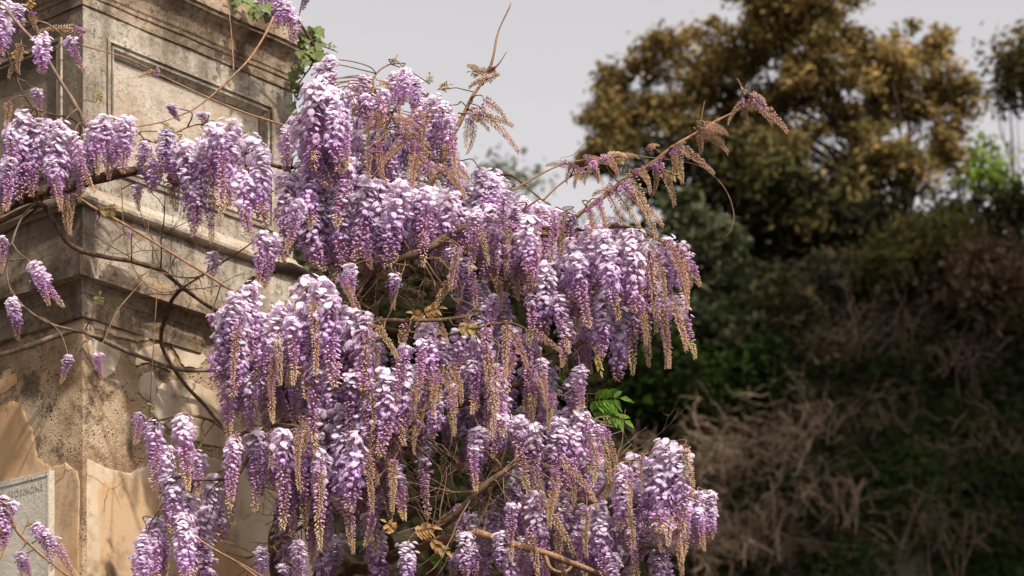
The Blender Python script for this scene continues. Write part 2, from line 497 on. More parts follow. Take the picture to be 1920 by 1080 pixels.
# layers of plaster still clinging to the shaft: slabs a few millimetres thick with ragged rims
def slab(face, poly, mat, th, jag=0.007, seed=0):
    pts = [face_px(face, x, y, PIER_OFF) for x, y in poly]
    ring = []
    n = len(pts)
    for i in range(n):
        a = pts[i]; b_ = pts[(i+1) % n]
        L = math.hypot(b_[0]-a[0], b_[1]-a[1]); k = max(2, min(120, int(L/0.008)))
        for j in range(k):
            t = j/k
            s = a[0]+(b_[0]-a[0])*t; z = a[1]+(b_[1]-a[1])*t
            s0_, z0_ = s, z
            s += noise.noise((s0_*9, z0_*9, seed+1))*jag*1.5 + noise.noise((s0_*31, z0_*31, seed))*jag*0.55 + noise.noise((s0_*95, z0_*95, seed))*jag*0.3
            z += noise.noise((s0_*9, z0_*9, seed+9))*jag*1.5 + noise.noise((s0_*31, z0_*31, seed+4))*jag*0.55 + noise.noise((s0_*95, z0_*95, seed+6))*jag*0.3
            ring.append((max(s, 0.003), z))
    cs = sum(p[0] for p in ring)/len(ring); cz = sum(p[1] for p in ring)/len(ring)
    mb = MB(); m_ = len(ring)
    back = [on_face(face, s, z, PIER_OFF-0.03) for s, z in ring]
    front = [on_face(face, s, z, PIER_OFF+th*0.75) for s, z in ring]
    lip = [on_face(face, s+(cs-s)*0.02, z+(cz-z)*0.02, PIER_OFF+th) for s, z in ring]
    fs = [(i, (i+1) % m_, m_+(i+1) % m_, m_+i) for i in range(m_)] + [(m_+i, m_+(i+1) % m_, 2*m_+(i+1) % m_, 2*m_+i) for i in range(m_)]
    fs.append(tuple(2*m_+i for i in range(m_)))
    mb.add(back+front+lip, fs)
    return mb.build('plaster_patch', mat, pillar, smooth=False)

slab('R', [(159, 868), (200, 876), (245, 884), (300, 868), (360, 850), (430, 870), (520, 900), (590, 940), (590, 1400), (156, 1400)], M_PLAS_P, 0.0052, 0.014, 1)
slab('R', [(184, 900), (230, 890), (300, 905), (330, 960), (380, 1000), (470, 1040), (520, 1400), (190, 1400), (186, 1000)], M_PLAS_O, 0.0068, 0.014, 12)
slab('R', [(167, 640), (185, 630), (212, 644), (226, 668), (216, 692), (196, 704), (176, 690), (165, 664)], M_PLAS_P, 0.0049, 0.014, 2)
slab('R', [(176, 574), (215, 578), (262, 600), (290, 630), (262, 645), (215, 632), (180, 618)], M_PLAS_P, 0.0046, 0.014, 3)
slab('R', [(262, 660), (300, 646), (322, 668), (316, 690), (280, 688), (252, 684)], M_PLAS_P, 0.0046, 0.014, 4)
slab('R', [(322, 650), (346, 628), (372, 640), (388, 672), (370, 692), (338, 686)], M_PLAS_P, 0.0049, 0.014, 5)
slab('R', [(264, 700), (288, 694), (296, 720), (292, 752), (272, 756), (262, 730)], M_PLAS_P, 0.0052, 0.014, 6)
slab('R', [(300, 720), (360, 712), (410, 740), (430, 840), (380, 830), (330, 812), (284, 780)], M_PLAS_P, 0.0039, 0.014, 7)
slab('L', [(-120, 790), (-20, 762), (16, 754), (42, 760), (52, 790), (66, 826), (72, 862), (96, 876), (124, 866), (150, 884), (156, 1400), (-120, 1400)], M_PLAS_O, 0.0055, 0.014, 9)
slab('L', [(-60, 748), (-30, 722), (10, 704), (36, 700), (30, 722), (6, 738), (-30, 752)], M_PLAS_O, 0.004, 0.016, 10)

# marble tablet on the left face with worn lettering
tab = empty('marble_plaque', on_face('L', 0.1, 3.6, 0.0), 'grey white marble plaque with worn carved lettering on ochre plaster', 'plaque')
p_tl = face_px('L', -80, 926, 0.04); p_tr = face_px('L', 92, 880, 0.04)
s_r, z_t = p_tr[0], p_tr[1]
s_l = s_r + 0.62; z_b = z_t - 0.42
pb = MB()
def pl_box(s0, s1, z0, z1, o0, o1, mb):
    vs = [on_face('L', s, z, d) for d in (o0, o1) for s, z in ((s0, z0), (s1, z0), (s1, z1), (s0, z1))]
    mb.add(vs, [(0, 1, 2, 3), (7, 6, 5, 4), (0, 4, 5, 1), (1, 5, 6, 2), (2, 6, 7, 3), (3, 7, 4, 0)])
pl_box(s_r, s_l, z_b, z_t, 0.0, 0.040, pb)
pb.build('slab', M_MARBLE, tab, smooth=False)
fr = MB()
pl_box(s_r+0.004, s_l-0.004, z_t-0.020, z_t-0.004, 0.035, 0.0425, fr)
pl_box(s_r+0.002, s_r+0.010, z_b, z_t-0.021, 0.035, 0.0415, fr)
fr.build('raised_border', M_MARBLE, tab, smooth=False)
m, nt, b, o = newmat('faded_lettering'); b.inputs['Base Color'].default_value = (0.31, 0.265, 0.21, 1)
cu = bpy.data.curves.new('lettering', 'FONT'); cu.body = 'DI FROSINONE'; cu.size = 0.030; cu.extrude = 0.0006; cu.space_character = 1.12
cu.align_x = 'RIGHT'
tmp = bpy.data.objects.new('lettering_source', cu); COL.objects.link(tmp)
bpy.context.view_layer.update()
tm = bpy.data.meshes.new_from_object(tmp.evaluated_get(bpy.context.evaluated_depsgraph_get()))
bpy.data.objects.remove(tmp)
tm.materials.clear(); tm.materials.append(m)
basis = Matrix((( -L_DIR.x, 0, N_L.x), (-L_DIR.y, 0, N_L.y), (0, 1, 0))).to_4x4()
pos = on_face('L', s_r + 0.030, z_t - 0.062, 0.0405)
tm.transform(Matrix.Translation(pos) @ basis)
link('lettering', tm, tab)
ch = MB()
for i in range(9):          # first line, weathered to short strokes
    s = s_r + 0.05 + i*0.018 + rng.uniform(-0.003, 0.003); hgt = rng.uniform(0.006, 0.014)
    pl_box(s, s+0.0022, z_t-0.046, z_t-0.046+hgt, 0.0395, 0.0406, ch)
ch.build('worn_strokes', m, tab, smooth=False)
for sx, zz in ((0.085, 0.020), (0.105, 0.017), (0.008, 0.008)):
    c = on_face('L', s_r+sx, z_t-zz, 0.041)
    pc = MB(); pc.tube([c, c+N_L*0.003], [0.0035, 0.002], 7)
    pc.build('fixing_hole', M_TRUNK, tab)

# ------------------------------------------------------------------ wisteria: flowers, buds, clusters
C_PALE = (0.89, 0.79, 0.88); C_WHITE = (0.90, 0.86, 0.84); C_LIL = (0.68, 0.44, 0.74)
C_PUR = (0.44, 0.165, 0.57); C_DEEP = (0.17, 0.055, 0.29); C_PINK = (0.60, 0.33, 0.51)
C_TAN = (0.58, 0.39, 0.215); C_TANL = (0.74, 0.56, 0.36); C_STEM = (0.24, 0.12, 0.07)

def lerp3(a, b_, t): return tuple(a[i]+(b_[i]-a[i])*t for i in range(3))
def jit(c, r, k=0.12):
    f = 1 + r.uniform(-k, k); return tuple(min(0.95, x*f) for x in c)

def flower_geom(openness, r, size=1.0):
    """one pea flower: upright banner petal, two wings and a keel; stalk end at the origin, facing +Y"""
    vs = []; fs = []; cs = []
    w = 0.0150*size*(0.50+0.50*openness); h = 0.0245*size
    pale = lerp3((0.60, 0.35, 0.72), C_PALE, max(0.0, min(1.0, 1.15*openness-0.1))); pale = jit(pale, r, 0.08)
    # banner: 3 x 4 grid, cupped and leaning back
    tilt = 0.25 + 0.75*openness
    for j in range(4):
        v = j/3
        ww = w*(0.45, 1.0, 1.05, 0.55)[j]
        for i in range(3):
            u = i-1
            y = 0.006 + 0.010*(1-tilt)*v - 0.012*tilt*v*v - 0.004*abs(u)*(1-openness*0.6)
            z = -0.002 + h*v*(0.55+0.45*openness)
            vs.append((u*ww, y + 0.006*openness*(1-v), z))
            cs.append(lerp3(C_WHITE, pale, 0.25+0.75*abs(u)*0.8) if (j in (1,) and i == 1) else lerp3(pale, C_LIL, 0.15*abs(u)))
    for j in range(3):
        for i in range(2):
            a = j*3+i; fs.append((a, a+1, a+4, a+3))
    # keel and wings: a folded boat
    b_ = len(vs)
    kc = jit(lerp3(lerp3(C_PUR, C_PINK, r.random()*0.7), C_PALE, 0.05+0.6*openness*openness*r.uniform(0.2, 1.0)), r)
    ln = 0.0145*size*(1.1-0.25*openness)
    for sx in (-1, 1):
        b_ = len(vs)
        vs += [(0, 0.003, 0.001), (sx*0.0060*size, 0.009, 0.003), (sx*0.0055*size, ln, -0.002), (0, ln*1.12, -0.006), (0, 0.009, -0.006*size)]
        cs += [kc, lerp3(kc, C_LIL, 0.5), lerp3(kc, C_LIL, 0.3), kc, kc]
        fs += [(b_, b_+1, b_+4), (b_+1, b_+2, b_+3), (b_+1, b_+3, b_+4)]
    return vs, fs, cs

def bud_geom(L, wd, c0, c1):
    """pointed bud along +Y"""
    vs = []; cs = []; fs = []
    st = [(0, 0.18), (0.3, 0.9), (0.68, 1.0), (1.0, 0.12)]
    for i, (t, k) in enumerate(st):
        for a in range(4):
            an = a*math.pi/2 + 0.4
            vs.append((math.cos(an)*wd*k, L*t, math.sin(an)*wd*k + 0.12*L*t*t)); cs.append(lerp3(c0, c1, t))
    for i in range(3):
        for a in range(4):
            fs.append((i*4+a, i*4+(a+1) % 4, (i+1)*4+(a+1) % 4, (i+1)*4+a))
    return vs, fs, cs

def place(geom, mat_):
    vs, fs, cs = geom
    return [mat_ @ Vector(v) for v in vs], fs, list(cs)

def frame_at(p, outward, up):
    y = outward.normalized(); x = y.cross(up)
    if x.length < 1e-4: x = Vector((1, 0, 0))
    x.normalize(); z = x.cross(y)
    return Matrix(((x.x, y.x, z.x, p.x), (x.y, y.y, z.y, p.y), (x.z, y.z, z.z, p.z), (0, 0, 0, 1)))

def axis_curve(L, bend, r, a=None):
    a = r.uniform(0, 6.28) if a is None else a; dx, dy = math.cos(a)*bend, math.sin(a)*bend
    return lambda t: Vector((dx*L*t*t + 0.012*L*math.sin(t*5+a), dy*L*t*t, -L*t))

def make_raceme(kind, seed):
    """returns (flower mesh, bud mesh, free flower placements); the axis hangs down -Z from the origin"""
    r = random.Random(seed*97+5)
    L = 0.26
    fl = MB(); bd = MB(); free = []
    if kind == 'F': n, open_to, bud_to, bend, rad = 215, r.uniform(0.55, 0.8), 0.94, r.uniform(0, 0.22), r.uniform(0.85, 1.2)
    elif kind == 'M': n, open_to, bud_to, bend, rad = 150, r.uniform(0.14, 0.36), r.uniform(0.66, 0.84), r.uniform(0.02, 0.28), r.uniform(0.75, 0.95)
    elif kind == 'P': n, open_to, bud_to, bend, rad = 180, r.uniform(0.34, 0.55), r.uniform(0.8, 0.9), r.uniform(0.0, 0.22), r.uniform(0.8, 1.1)
    else: n, open_to, bud_to, bend, rad = 150, -0.2, r.uniform(0.02, 0.36), r.uniform(0.10, 0.30), 0.7
    ax = axis_curve(L, bend, r, 0.0 if kind == 'T' else None)
    bd.tube([ax(i/9) for i in range(10)], [0.0022*(1-0.07*i) for i in range(10)], 4, C_STEM)
    for i in range(n):
        t = 0.02 + 0.97*(i/(n-1))**0.92
        p = ax(t)
        an = i*2.39996 + r.uniform(-0.5, 0.5)
        out_ = Vector((math.cos(an), math.sin(an), 0))
        stage = t + r.uniform(-0.09, 0.09)
        if stage < open_to:
            k = (0.55+0.45*min(1, t/0.12))
            ped = 0.030*rad*k*(1-0.25*t)*r.uniform(0.35, 1.4)*(1+0.25*math.sin(t*23+seed)*math.sin(an*2+seed))
            d = (out_ + Vector((0, 0, 0.55-0.9*t+r.uniform(-0.25, 0.25)))).normalized()
            q = p + d*ped
            bd.tube([p, p+d*ped*0.6+Vector((0, 0, 0.001)), q], [0.0009, 0.0008, 0.0008], 3, C_PINK, cap=False)
            op = max(0.15, min(1.0, 1.25*(open_to-stage)/max(0.2, open_to)+0.28))
            face = (out_ + Vector((0, 0, 0.12-0.35*(1-op)+r.uniform(-0.3, 0.3)))).normalized()
            face = (face + Vector((r.uniform(-.75, .75), r.uniform(-.75, .75), r.uniform(-.3, .3)))).normalized()
            mt = frame_at(q, face, Vector((0, 0, 1)))
            gm = flower_geom(op, r, r.uniform(0.54, 0.86)*(1.0 if kind == 'F' else 0.94))
            v_, f_, c_ = place(gm, mt)
            fl.add(v_, f_, c_)
            free.append((t, mt))
        elif stage < bud_to:
            f = (stage-max(open_to, 0))/(bud_to-max(open_to, 0)); f = max(0, min(1, f))
            ped = (0.016-0.010*f)*rad*r.uniform(0.75, 1.2)
            d = (out_ + Vector((0, 0, 0.1-0.5*(1-f)*0.5 + r.uniform(-0.2, 0.2)))).normalized()
            q = p + d*ped
            bd.tube([p, q], [0.0009, 0.0008], 3, C_PINK, cap=False)
            dd = (d + Vector((0, 0, -0.55+r.uniform(-0.2, 0.2)))).normalized()
            c0 = jit(lerp3(C_PINK, C_TAN, r.uniform(0.2, 0.9)), r); c1 = jit(lerp3(C_PUR, C_LIL, r.uniform(0, 0.8)), r)
            if f > 0.6 and r.random() < 0.5: c1 = jit(lerp3(C_PINK, C_TAN, 0.5), r)
            g_ = bud_geom(0.0155-0.006*f, 0.0042-0.0016*f, c0, c1)
            v_, f_, c_ = place(g_, frame_at(q, dd, Vector((0, 0, 1))))
            bd.add(v_, f_, c_)
        else:
            f = (t-bud_to)/max(0.05, 1-bud_to) if kind != 'T' else t
            ped = (0.009-0.006*f)*r.uniform(0.7, 1.2)*(1.0 if kind != 'T' else 1.7)
            d = (out_ + Vector((0, 0, -0.35-0.5*f))).normalized()
            q = p + d*ped
            bd.tube([p, q], [0.0008, 0.0007], 3, C_TAN, cap=False)
            c0 = jit(C_TAN, r, 0.2); c1 = jit(lerp3(C_TANL, C_PINK, r.uniform(0, 0.55) if kind == 'T' else r.uniform(0, 0.35)), r, 0.2)
            g_ = bud_geom(0.0115-0.004*f, 0.0026-0.0008*f, c0, c1)
            v_, f_, c_ = place(g_, frame_at(q, (d+Vector((0, 0, -0.5))).normalized(), Vector((0, 0, 1))))
            bd.add(v_, f_, c_)
    return (fl.mesh('open_flowers', M_PETAL) if fl.v else None), bd.mesh('buds', M_TAN if kind == 'T' else M_BUD), free

RACEMES = {k: [make_raceme(k, s + ord(k)) for s in range(n)] for k, n in (('F', 12), ('P', 9), ('M', 9), ('T', 9))}
r_ = random.Random(3)
FREE_FLOWERS = []
for i in range(8):
    mb = MB(); mb.add(*flower_geom(r_.uniform(0.8, 1.0), r_, 0.80)); FREE_FLOWERS.append(mb.mesh('flower', M_PETAL))

# ------------------------------------------------------------------ wisteria: vines and their branches
def at_poly(pts):  # (px, py, depth) list -> world points
    return [W(*p) for p in pts]

class Vine:
    def __init__(s, loc, label):
        s.root = empty('wisteria_vine', loc, label, 'vine'); s.samples = []; s.n = 0
    def branch(s, pts, r0, r1, mat=None, name='branch', sides=7, wob=0.006, sub=7, use=True):
        P = smooth_path(at_poly(pts), sub)
        n = len(P)
        for i in range(1, n-1):
            P[i] = P[i] + Vector((noise.noise(P[i]*7), noise.noise(P[i]*7+Vector((5, 0, 0))), noise.noise(P[i]*7+Vector((0, 9, 0)))))*wob*1.5
        rad = [(r0+(r1-r0)*i/(n-1))*(1+0.22*noise.noise(P[i]*25)+0.45*max(0, noise.noise(P[i]*14+Vector((3, 1, 8)))-0.25)) for i in range(n)]
        mb = MB(); mb.tube(P, rad, sides)
        o = mb.build(name, mat or M_BARK, s.root)
        if use:
            for i in range(n): s.samples.append((P[i], rad[i]))
        return P, rad
    def twig(s, p0, d, length, r0, depth=0, name='twig', mat=None):
        """a wandering bare twig with a fork or two"""
        mb = MB()
        def go(p, d, length, r, lev):
            P = [p.copy()]; n = 6
            for i in range(n):
                d = (d + Vector((rng.uniform(-1, 1), rng.uniform(-1, 1), rng.uniform(-0.8, 0.9)))*0.28).normalized()
                P.append(P[-1] + d*length/n)
            mb.tube(P, [r*(1-0.11*i) for i in range(n+1)], 4)
            if lev > 0:
                for k in range(rng.randint(1, 2)):
                    i = rng.randint(2, n-1)
                    dd = (d + Vector((rng.uniform(-1, 1), rng.uniform(-1, 1), rng.uniform(-1, 1)))*0.9).normalized()
                    go(P[i], dd, length*rng.uniform(0.35, 0.6), r*0.6, lev-1)
        go(p0, d, length, r0, depth)
        return mb.build(name, mat or M_TWIG, s.root)
    def nearest(s, p):
        best = None; bd_ = 1e9
        for q, rr in s.samples:
            v = q - p
            c = v.length + (0.5*max(0, -v.z)) + 0.25*abs(v.y)
            if c < bd_: bd_ = c; best = q
        return best
    def cluster(s, kind, px, py, ln, Y, lean=0.0, width=1.0, direction=None, stalk=True, free=0):
        flm, bdm, fr_ = RACEMES[kind][rng.randrange(len(RACEMES[kind]))]
        p = W(px, py, Y)
        L = ln*Y/F
        d = direction or Vector((lean + rng.gauss(0, 0.10), rng.gauss(0, 0.14), -1))
        d = d.normalized()
        q = Vector((0, 0, -1)).rotation_difference(d) @ Quaternion((0, 0, 1), rng.uniform(0, 6.283))
        if kind == 'T':      # the spray arches downwards
            dn = Vector((0, 0, -1)) - d*(-d.z)
            if dn.length < 0.05: dn = Vector((rng.uniform(-1, 1), rng.uniform(-1, 1), 0)); dn -= d*dn.dot(d)
            dn.normalize(); zz = -d; yy = zz.cross(dn)
            q = Matrix(((dn.x, yy.x, zz.x), (dn.y, yy.y, zz.y), (dn.z, yy.z, zz.z))).to_quaternion()
        k = L/0.26
        kw = (0.55*k + 0.45)*width if kind != 'T' else (0.4*k+0.6)*width
        kw = max(kw, 0.62)
        # flowers keep their size: stretch only the axis a little, scale the rest modestly
        scl = Vector((kw, kw, k))
        mat_ = Matrix.Translation(p) @ q.to_matrix().to_4x4() @ Matrix.Diagonal((*scl, 1))
        main = flm if flm is not None else bdm
        o = link('flower_cluster' if flm is not None else 'bud_cluster', main, None)
        o.parent = s.root
        o.matrix_parent_inverse = Matrix.Translation(-Vector(s.root.location))
        o.matrix_basis = mat_
        if flm is not None:
            b_ = link('buds', bdm, None); b_.parent = o; o['kind'] = 'stuff'; b_['kind'] = 'stuff'
            for i in range(free):
                t, mt = fr_[rng.randrange(len(fr_)//2)]
                fo = link('flower', FREE_FLOWERS[rng.randrange(8)], None); fo.parent = o
                fo.matrix_basis = Matrix.Translation((mt.translation - Vector((0, 0, mt.translation.z)))*0.18) @ mt
        else: o['kind'] = 'stuff'
        s.n += 1
        if stalk and s.samples:
            a = s.nearest(p)
            v = a - p
            tip = p + d*0.012
            mid = p + v*0.4 + Vector((rng.uniform(-.02, .02), rng.uniform(-.02, .02), 0.008 + 0.05*v.length))
            mid2 = p + v*0.75 + Vector((rng.uniform(-.03, .03), rng.uniform(-.02, .02), rng.uniform(-.02, .05)*min(1, v.length*4)))
            P = smooth_path([tip, p, mid, mid2, a], 4)
            mb = MB(); n = len(P)
            mb.tube(P, [0.0013+0.0012*i/(n-1) for i in range(n)], 4)
            me = mb.mesh('stalk', M_TWIG)
            me.transform(mat_.inverted())
            so = link('stalk', me, None); so.parent = o
        return o
    def tan(s, x0, y0, x1, y1, Y, kind='T', dY=0.0, width=1.0):
        a = W(x0, y0, Y); b_ = W(x1, y1, Y + dY)
        return s.cluster(kind, x0, y0, math.hypot(x1-x0, y1-y0)*1.03, Y, direction=(b_-a), width=width)
    def leaf(s, px, py, Y, ang, ln, col, n=7, mat=None, droop=0.5):
        """compound leaf: paired pointed leaflets along a stalk"""
        p = W(px, py, Y); a = s.nearest(p) if s.samples else p
        d = Vector((math.cos(ang), rng.uniform(-0.4, 0.2), math.sin(ang))).normalized()
        L = ln*Y/F*0.85
        P = [p + d*L*t + Vector((0, 0, -droop*L*t*t*0.5)) for t in np.linspace(0, 1, 6)]
        mb = MB(); mb.tube([a, (a+p)/2+Vector((0, 0, 0.01)), p]+P[1:], [0.002, 0.0018, 0.0016]+[0.0013]*5, 4, C_STEM)
        o = mb.build('leaf', M_YLEAF, s.root)
        lf = MB()
        def leaflet(q, dd, l):
            c = jit(col, rng, 0.2)
            dd = dd.normalized(); x = dd.cross(Vector((0, -1, 0.6))); x.normalize(); nn = x.cross(dd)
            w = l*0.22
            v = [q, q+dd*l*0.35+x*w+nn*w*0.4, q+dd*l*0.4-nn*w*0.15, q+dd*l*0.35-x*w+nn*w*0.4, q+dd*l*0.72+x*w*0.6-nn*w*0.2, q+dd*l*0.72-x*w*0.6-nn*w*0.2, q+dd*l-Vector((0, 0, l*0.15))]
            lf.add(v, [(0, 1, 2), (0, 2, 3), (1, 4, 2), (2, 5, 3), (2, 4, 6), (2, 6, 5)], c)
        for i in range(n):
            t = 0.25+0.7*i/n
            q = P[0].lerp(P[-1], t)
            for sg in (-1, 1):
                perp = d.cross(Vector((0, -1, 0))); perp.normalize()
                leaflet(q, d*0.6+perp*sg*0.8+Vector((0, rng.uniform(-.5, .3), -droop)), L*0.42*rng.uniform(0.8, 1.15))
        leaflet(P[-1], d+Vector((0, 0, -droop)), L*0.45)
        b_ = link('leaflets', lf.mesh('leaflets', M_YLEAF, smooth=False), None); b_.parent = o
        b_['kind'] = 'stuff'
        return o

# ---- the vine that climbs beside the pillar and carries the upper boughs
vA = Vine((W(640, 600, 9.25).x, 9.25, 0), 'wisteria vine arching high beside the pillar with long bronze budded shoots against the sky')
trunk = [W(520, 1080, 9.32)]
bx = W(560, 1080, 9.35).x
def tz(px, z, Y): return (px, HZ-(z-CAMZ)/Y*F, Y)
vA.branch([tz(600, 0.0, 9.4), tz(580, 1.6, 9.42), (560, 1500, 9.4), (520, 1080, 9.3), (524, 985, 9.28), (548, 900, 9.22), (600, 780, 9.18), (650, 660, 9.12), (672, 580, 8.98), (690, 525, 8.86), (742, 490, 8.74), (816, 462, 8.72), (880, 420, 8.85), (960, 420, 8.9), (1060, 432, 8.85)], 0.030, 0.007, sub=8, sides=9)
vA.branch([(672, 580, 9.1), (650, 520, 9.15), (625, 420, 9.1), (612, 320, 9.05), (602, 220, 9.0), (606, 130, 8.98)], 0.012, 0.004)
vA.branch([(742, 490, 9.0), (770, 420, 8.9), (800, 358, 8.85), (835, 290, 8.8), (870, 215, 8.78), (888, 178, 8.77), (912, 140, 8.77), (926, 100, 8.76), (935, 58, 8.76), (958, 4, 8.75)], 0.0105, 0.0018, mat=M_SHOOT)
vA.branch([(912, 140, 8.77), (934, 118, 8.75), (951, 97, 8.75)], 0.003, 0.0015, mat=M_SHOOT)
vA.branch([(835, 330, 8.9), (790, 300, 8.85), (762, 258, 8.8), (735, 220, 8.8), (712, 190, 8.8), (700, 155, 8.8), (712, 132, 8.8), (733, 118, 8.8)], 0.006, 0.0022, mat=M_SHOOT)
vA.branch([(625, 420, 9.1), (680, 340, 9.05), (720, 250, 9.0), (760, 170, 8.98), (800, 180, 8.95)], 0.007, 0.003)
vA.branch([(816, 462, 8.95), (860, 380, 9.0), (910, 340, 8.98), (960, 330, 8.95), (1010, 370, 8.9)], 0.007, 0.003)
vA.branch([(960, 420, 8.9), (1040, 440, 8.85), (1090, 395, 8.8), (1160, 345, 8.8), (1222, 308, 8.78), (1268, 274, 8.76), (1312, 247, 8.75), (1350, 226, 8.74), (1392, 204, 8.73), (1412, 182, 8.72)], 0.0095, 0.0026, mat=M_SHOOT)
vA.branch([(1018, 376, 8.85), (1050, 345, 8.85), (1085, 318, 8.85), (1120, 302, 8.84), (1150, 296, 8.83)], 0.003, 0.002, mat=M_SHOOT)
vA.branch([(955, 356, 8.9), (1005, 330, 8.9), (1060, 308, 8.9), (1110, 296, 8.88), (1190, 292, 8.86)], 0.0032, 0.0018, mat=M_SHOOT)
vA.branch([(1010, 372, 8.86), (960, 405, 8.9)], 0.003, 0.003, mat=M_SHOOT)
vA.branch([(1060, 432, 8.85), (1130, 425, 8.8), (1190, 430, 8.76), (1240, 452, 8.75), (1280, 470, 8.74)], 0.007, 0.0025)
vA.branch([(1060, 432, 8.85), (1080, 500, 8.85), (1120, 545, 8.8), (1190, 555, 8.78), (1250, 555, 8.76)], 0.006, 0.0025)
vA.branch([(742, 490, 9.0), (820, 520, 9.05), (900, 530, 8.98), (980, 520, 8.9), (1080, 500, 8.85)], 0.007, 0.004)
vA.branch([(625, 420, 9.1), (570, 360, 9.0), (540, 320, 8.95)], 0.006, 0.003)
vA.branch([(650, 520, 9.15), (600, 470, 9.1), (560, 400, 9.05)], 0.006, 0.003)
vA.branch([(1190, 292, 8.86), (1290, 305, 8.8), (1330, 322, 8.78), (1362, 358, 8.77), (1376, 400, 8.77), (1370, 432, 8.77), (1358, 444, 8.77)], 0.0012, 0.0007, mat=M_SHOOT, name='tendril', wob=0.002)
vA.branch([(1308, 250, 8.75), (1316, 220, 8.74), (1322, 188, 8.73)], 0.0024, 0.0012, mat=M_STRAW)
vA.branch([(1395, 176, 8.73), (1388, 162, 8.73), (1380, 148, 8.73)], 0.002, 0.001, mat=M_STRAW)
vA.branch([(1085, 318, 8.85), (1050, 300, 8.88), (1075, 290, 8.9), (1105, 258, 8.9)], 0.001, 0.0007, mat=M_TWIG, name='tendril')

# ---- the vine that carries the lower boughs in front of the pillar's right side
vB = Vine((W(640, 900, 9.45).x, 9.45, 0), 'wisteria vine of thick lower boughs crowded with lilac clusters below the pillar ledge')
vB.branch([tz(700, 0.0, 9.5), tz(690, 1.7, 9.5), (680, 1500, 9.5), (650, 1110, 9.4), (690, 1066, 9.3), (738, 1046, 9.0), (800, 1004, 8.82), (850, 968, 8.72), (905, 914, 8.68), (962, 870, 8.7), (1004, 846, 8.78), (1060, 800, 8.85)], 0.023, 0.006, sub=8, sides=9)
vB.branch([(690, 1066, 9.3), (780, 1030, 9.15), (830, 1012, 8.85), (900, 1002, 8.74), (960, 1018, 8.7), (1030, 1040, 8.7), (1090, 1064, 8.74), (1150, 1090, 8.85)], 0.015, 0.008, mat=M_SHOOT)
vB.branch([(1022, 1038, 8.7), (1034, 1066, 8.7), (1056, 1072, 8.74), (1078, 1058, 8.86)], 0.007, 0.005, mat=M_SHOOT)
vB.branch([(722, 986, 9.1), (770, 968, 9.05), (812, 922, 9.0), (838, 880, 8.98), (850, 840, 8.95), (842, 800, 8.9)], 0.009, 0.004)
vB.branch([(738, 1046, 9.2), (722, 986, 9.1), (660, 900, 9.0), (600, 830, 8.92), (560, 790, 8.9), (520, 700, 8.85), (470, 640, 8.8), (440, 575, 8.8)], 0.012, 0.004)
vB.branch([(600, 830, 8.92), (640, 740, 8.85), (690, 660, 8.85), (700, 606, 8.74), (760, 602, 8.7), (820, 598, 8.7), (872, 592, 8.76)], 0.008, 0.006)
vB.branch([(660, 900, 9.0), (720, 840, 8.9), (776, 796, 8.8), (800, 756, 8.76), (826, 706, 8.74), (846, 684, 8.74)], 0.008, 0.0045, mat=M_SHOOT)
vB.branch([(776, 796, 8.8), (850, 766, 8.82), (920, 742, 8.85), (1000, 705, 8.85), (1060, 670, 8.85), (1092, 640, 8.83)], 0.011, 0.007, mat=M_BARK)
vB.branch([(690, 660, 8.85), (650, 600, 8.8), (600, 545, 8.75), (570, 530, 8.75)], 0.006, 0.003)
vB.branch([(700, 606, 8.9), (800, 630, 8.8), (880, 620, 8.72), (950, 605, 8.7), (1000, 625, 8.72)], 0.006, 0.003)
vB.branch([(560, 790, 8.9), (500, 800, 8.85), (440, 815, 8.8), (400, 790, 8.8), (340, 780, 8.78), (280, 790, 8.78)], 0.008, 0.003)
vB.branch([(500, 800, 8.85), (440, 890, 8.8), (380, 900, 8.75), (320, 900, 8.72), (290, 970, 8.7)], 0.006, 0.003)
vB.branch([(330, 985, 8.72), (400, 1026, 8.72), (470, 1074, 8.72), (540, 1130, 8.75)], 0.003, 0.003, mat=M_SHOOT)
vB.branch([(345, 990, 8.7), (420, 1040, 8.7), (500, 1085, 8.7)], 0.0022, 0.0025, mat=M_SHOOT)
vB.branch([(962, 870, 8.92), (1040, 900, 8.88), (1100, 945, 8.85), (1160, 880, 8.8), (1200, 860, 8.78), (1262, 840, 8.76), (1290, 836, 8.76)], 0.007, 0.003)
vB.branch([(1100, 945, 8.85), (1180, 950, 8.8), (1240, 945, 8.78), (1300, 930, 8.77)], 0.005, 0.0025)
vB.branch([(1060, 800, 8.85), (1090, 778, 8.82), (1140, 800, 8.8)], 0.005, 0.003)
vB.branch([(1080, 760, 8.85), (1078, 790, 8.84), (1076, 765, 8.84), (1078, 745, 8.84)], 0.003, 0.003, mat=M_SHOOT, use=False)
vB.branch([(660, 900, 9.0), (600, 960, 8.95), (540, 1010, 8.9), (480, 1040, 8.9)], 0.006, 0.003)
vB.branch([(1150, 1090, 8.85), (1200, 1030, 8.8), (1240, 1030, 8.78)], 0.005, 0.003)
for a in ([(1010, 735, 8.88), (1080, 738, 8.88), (1160, 742, 8.9)], [(1100, 842, 8.86), (1120, 824, 8.85), (1168, 808, 8.85)], [(1150, 862, 8.85), (1168, 848, 8.84), (1184, 834, 8.84)],
          [(1000, 925, 8.85), (1070, 932, 8.82), (1120, 946, 8.82)], [(1005, 700, 8.86), (1040, 722, 8.84), (1090, 738, 8.84)]):
    vB.branch(a, 0.0022, 0.0015, mat=M_STRAW, name='dry_twig')

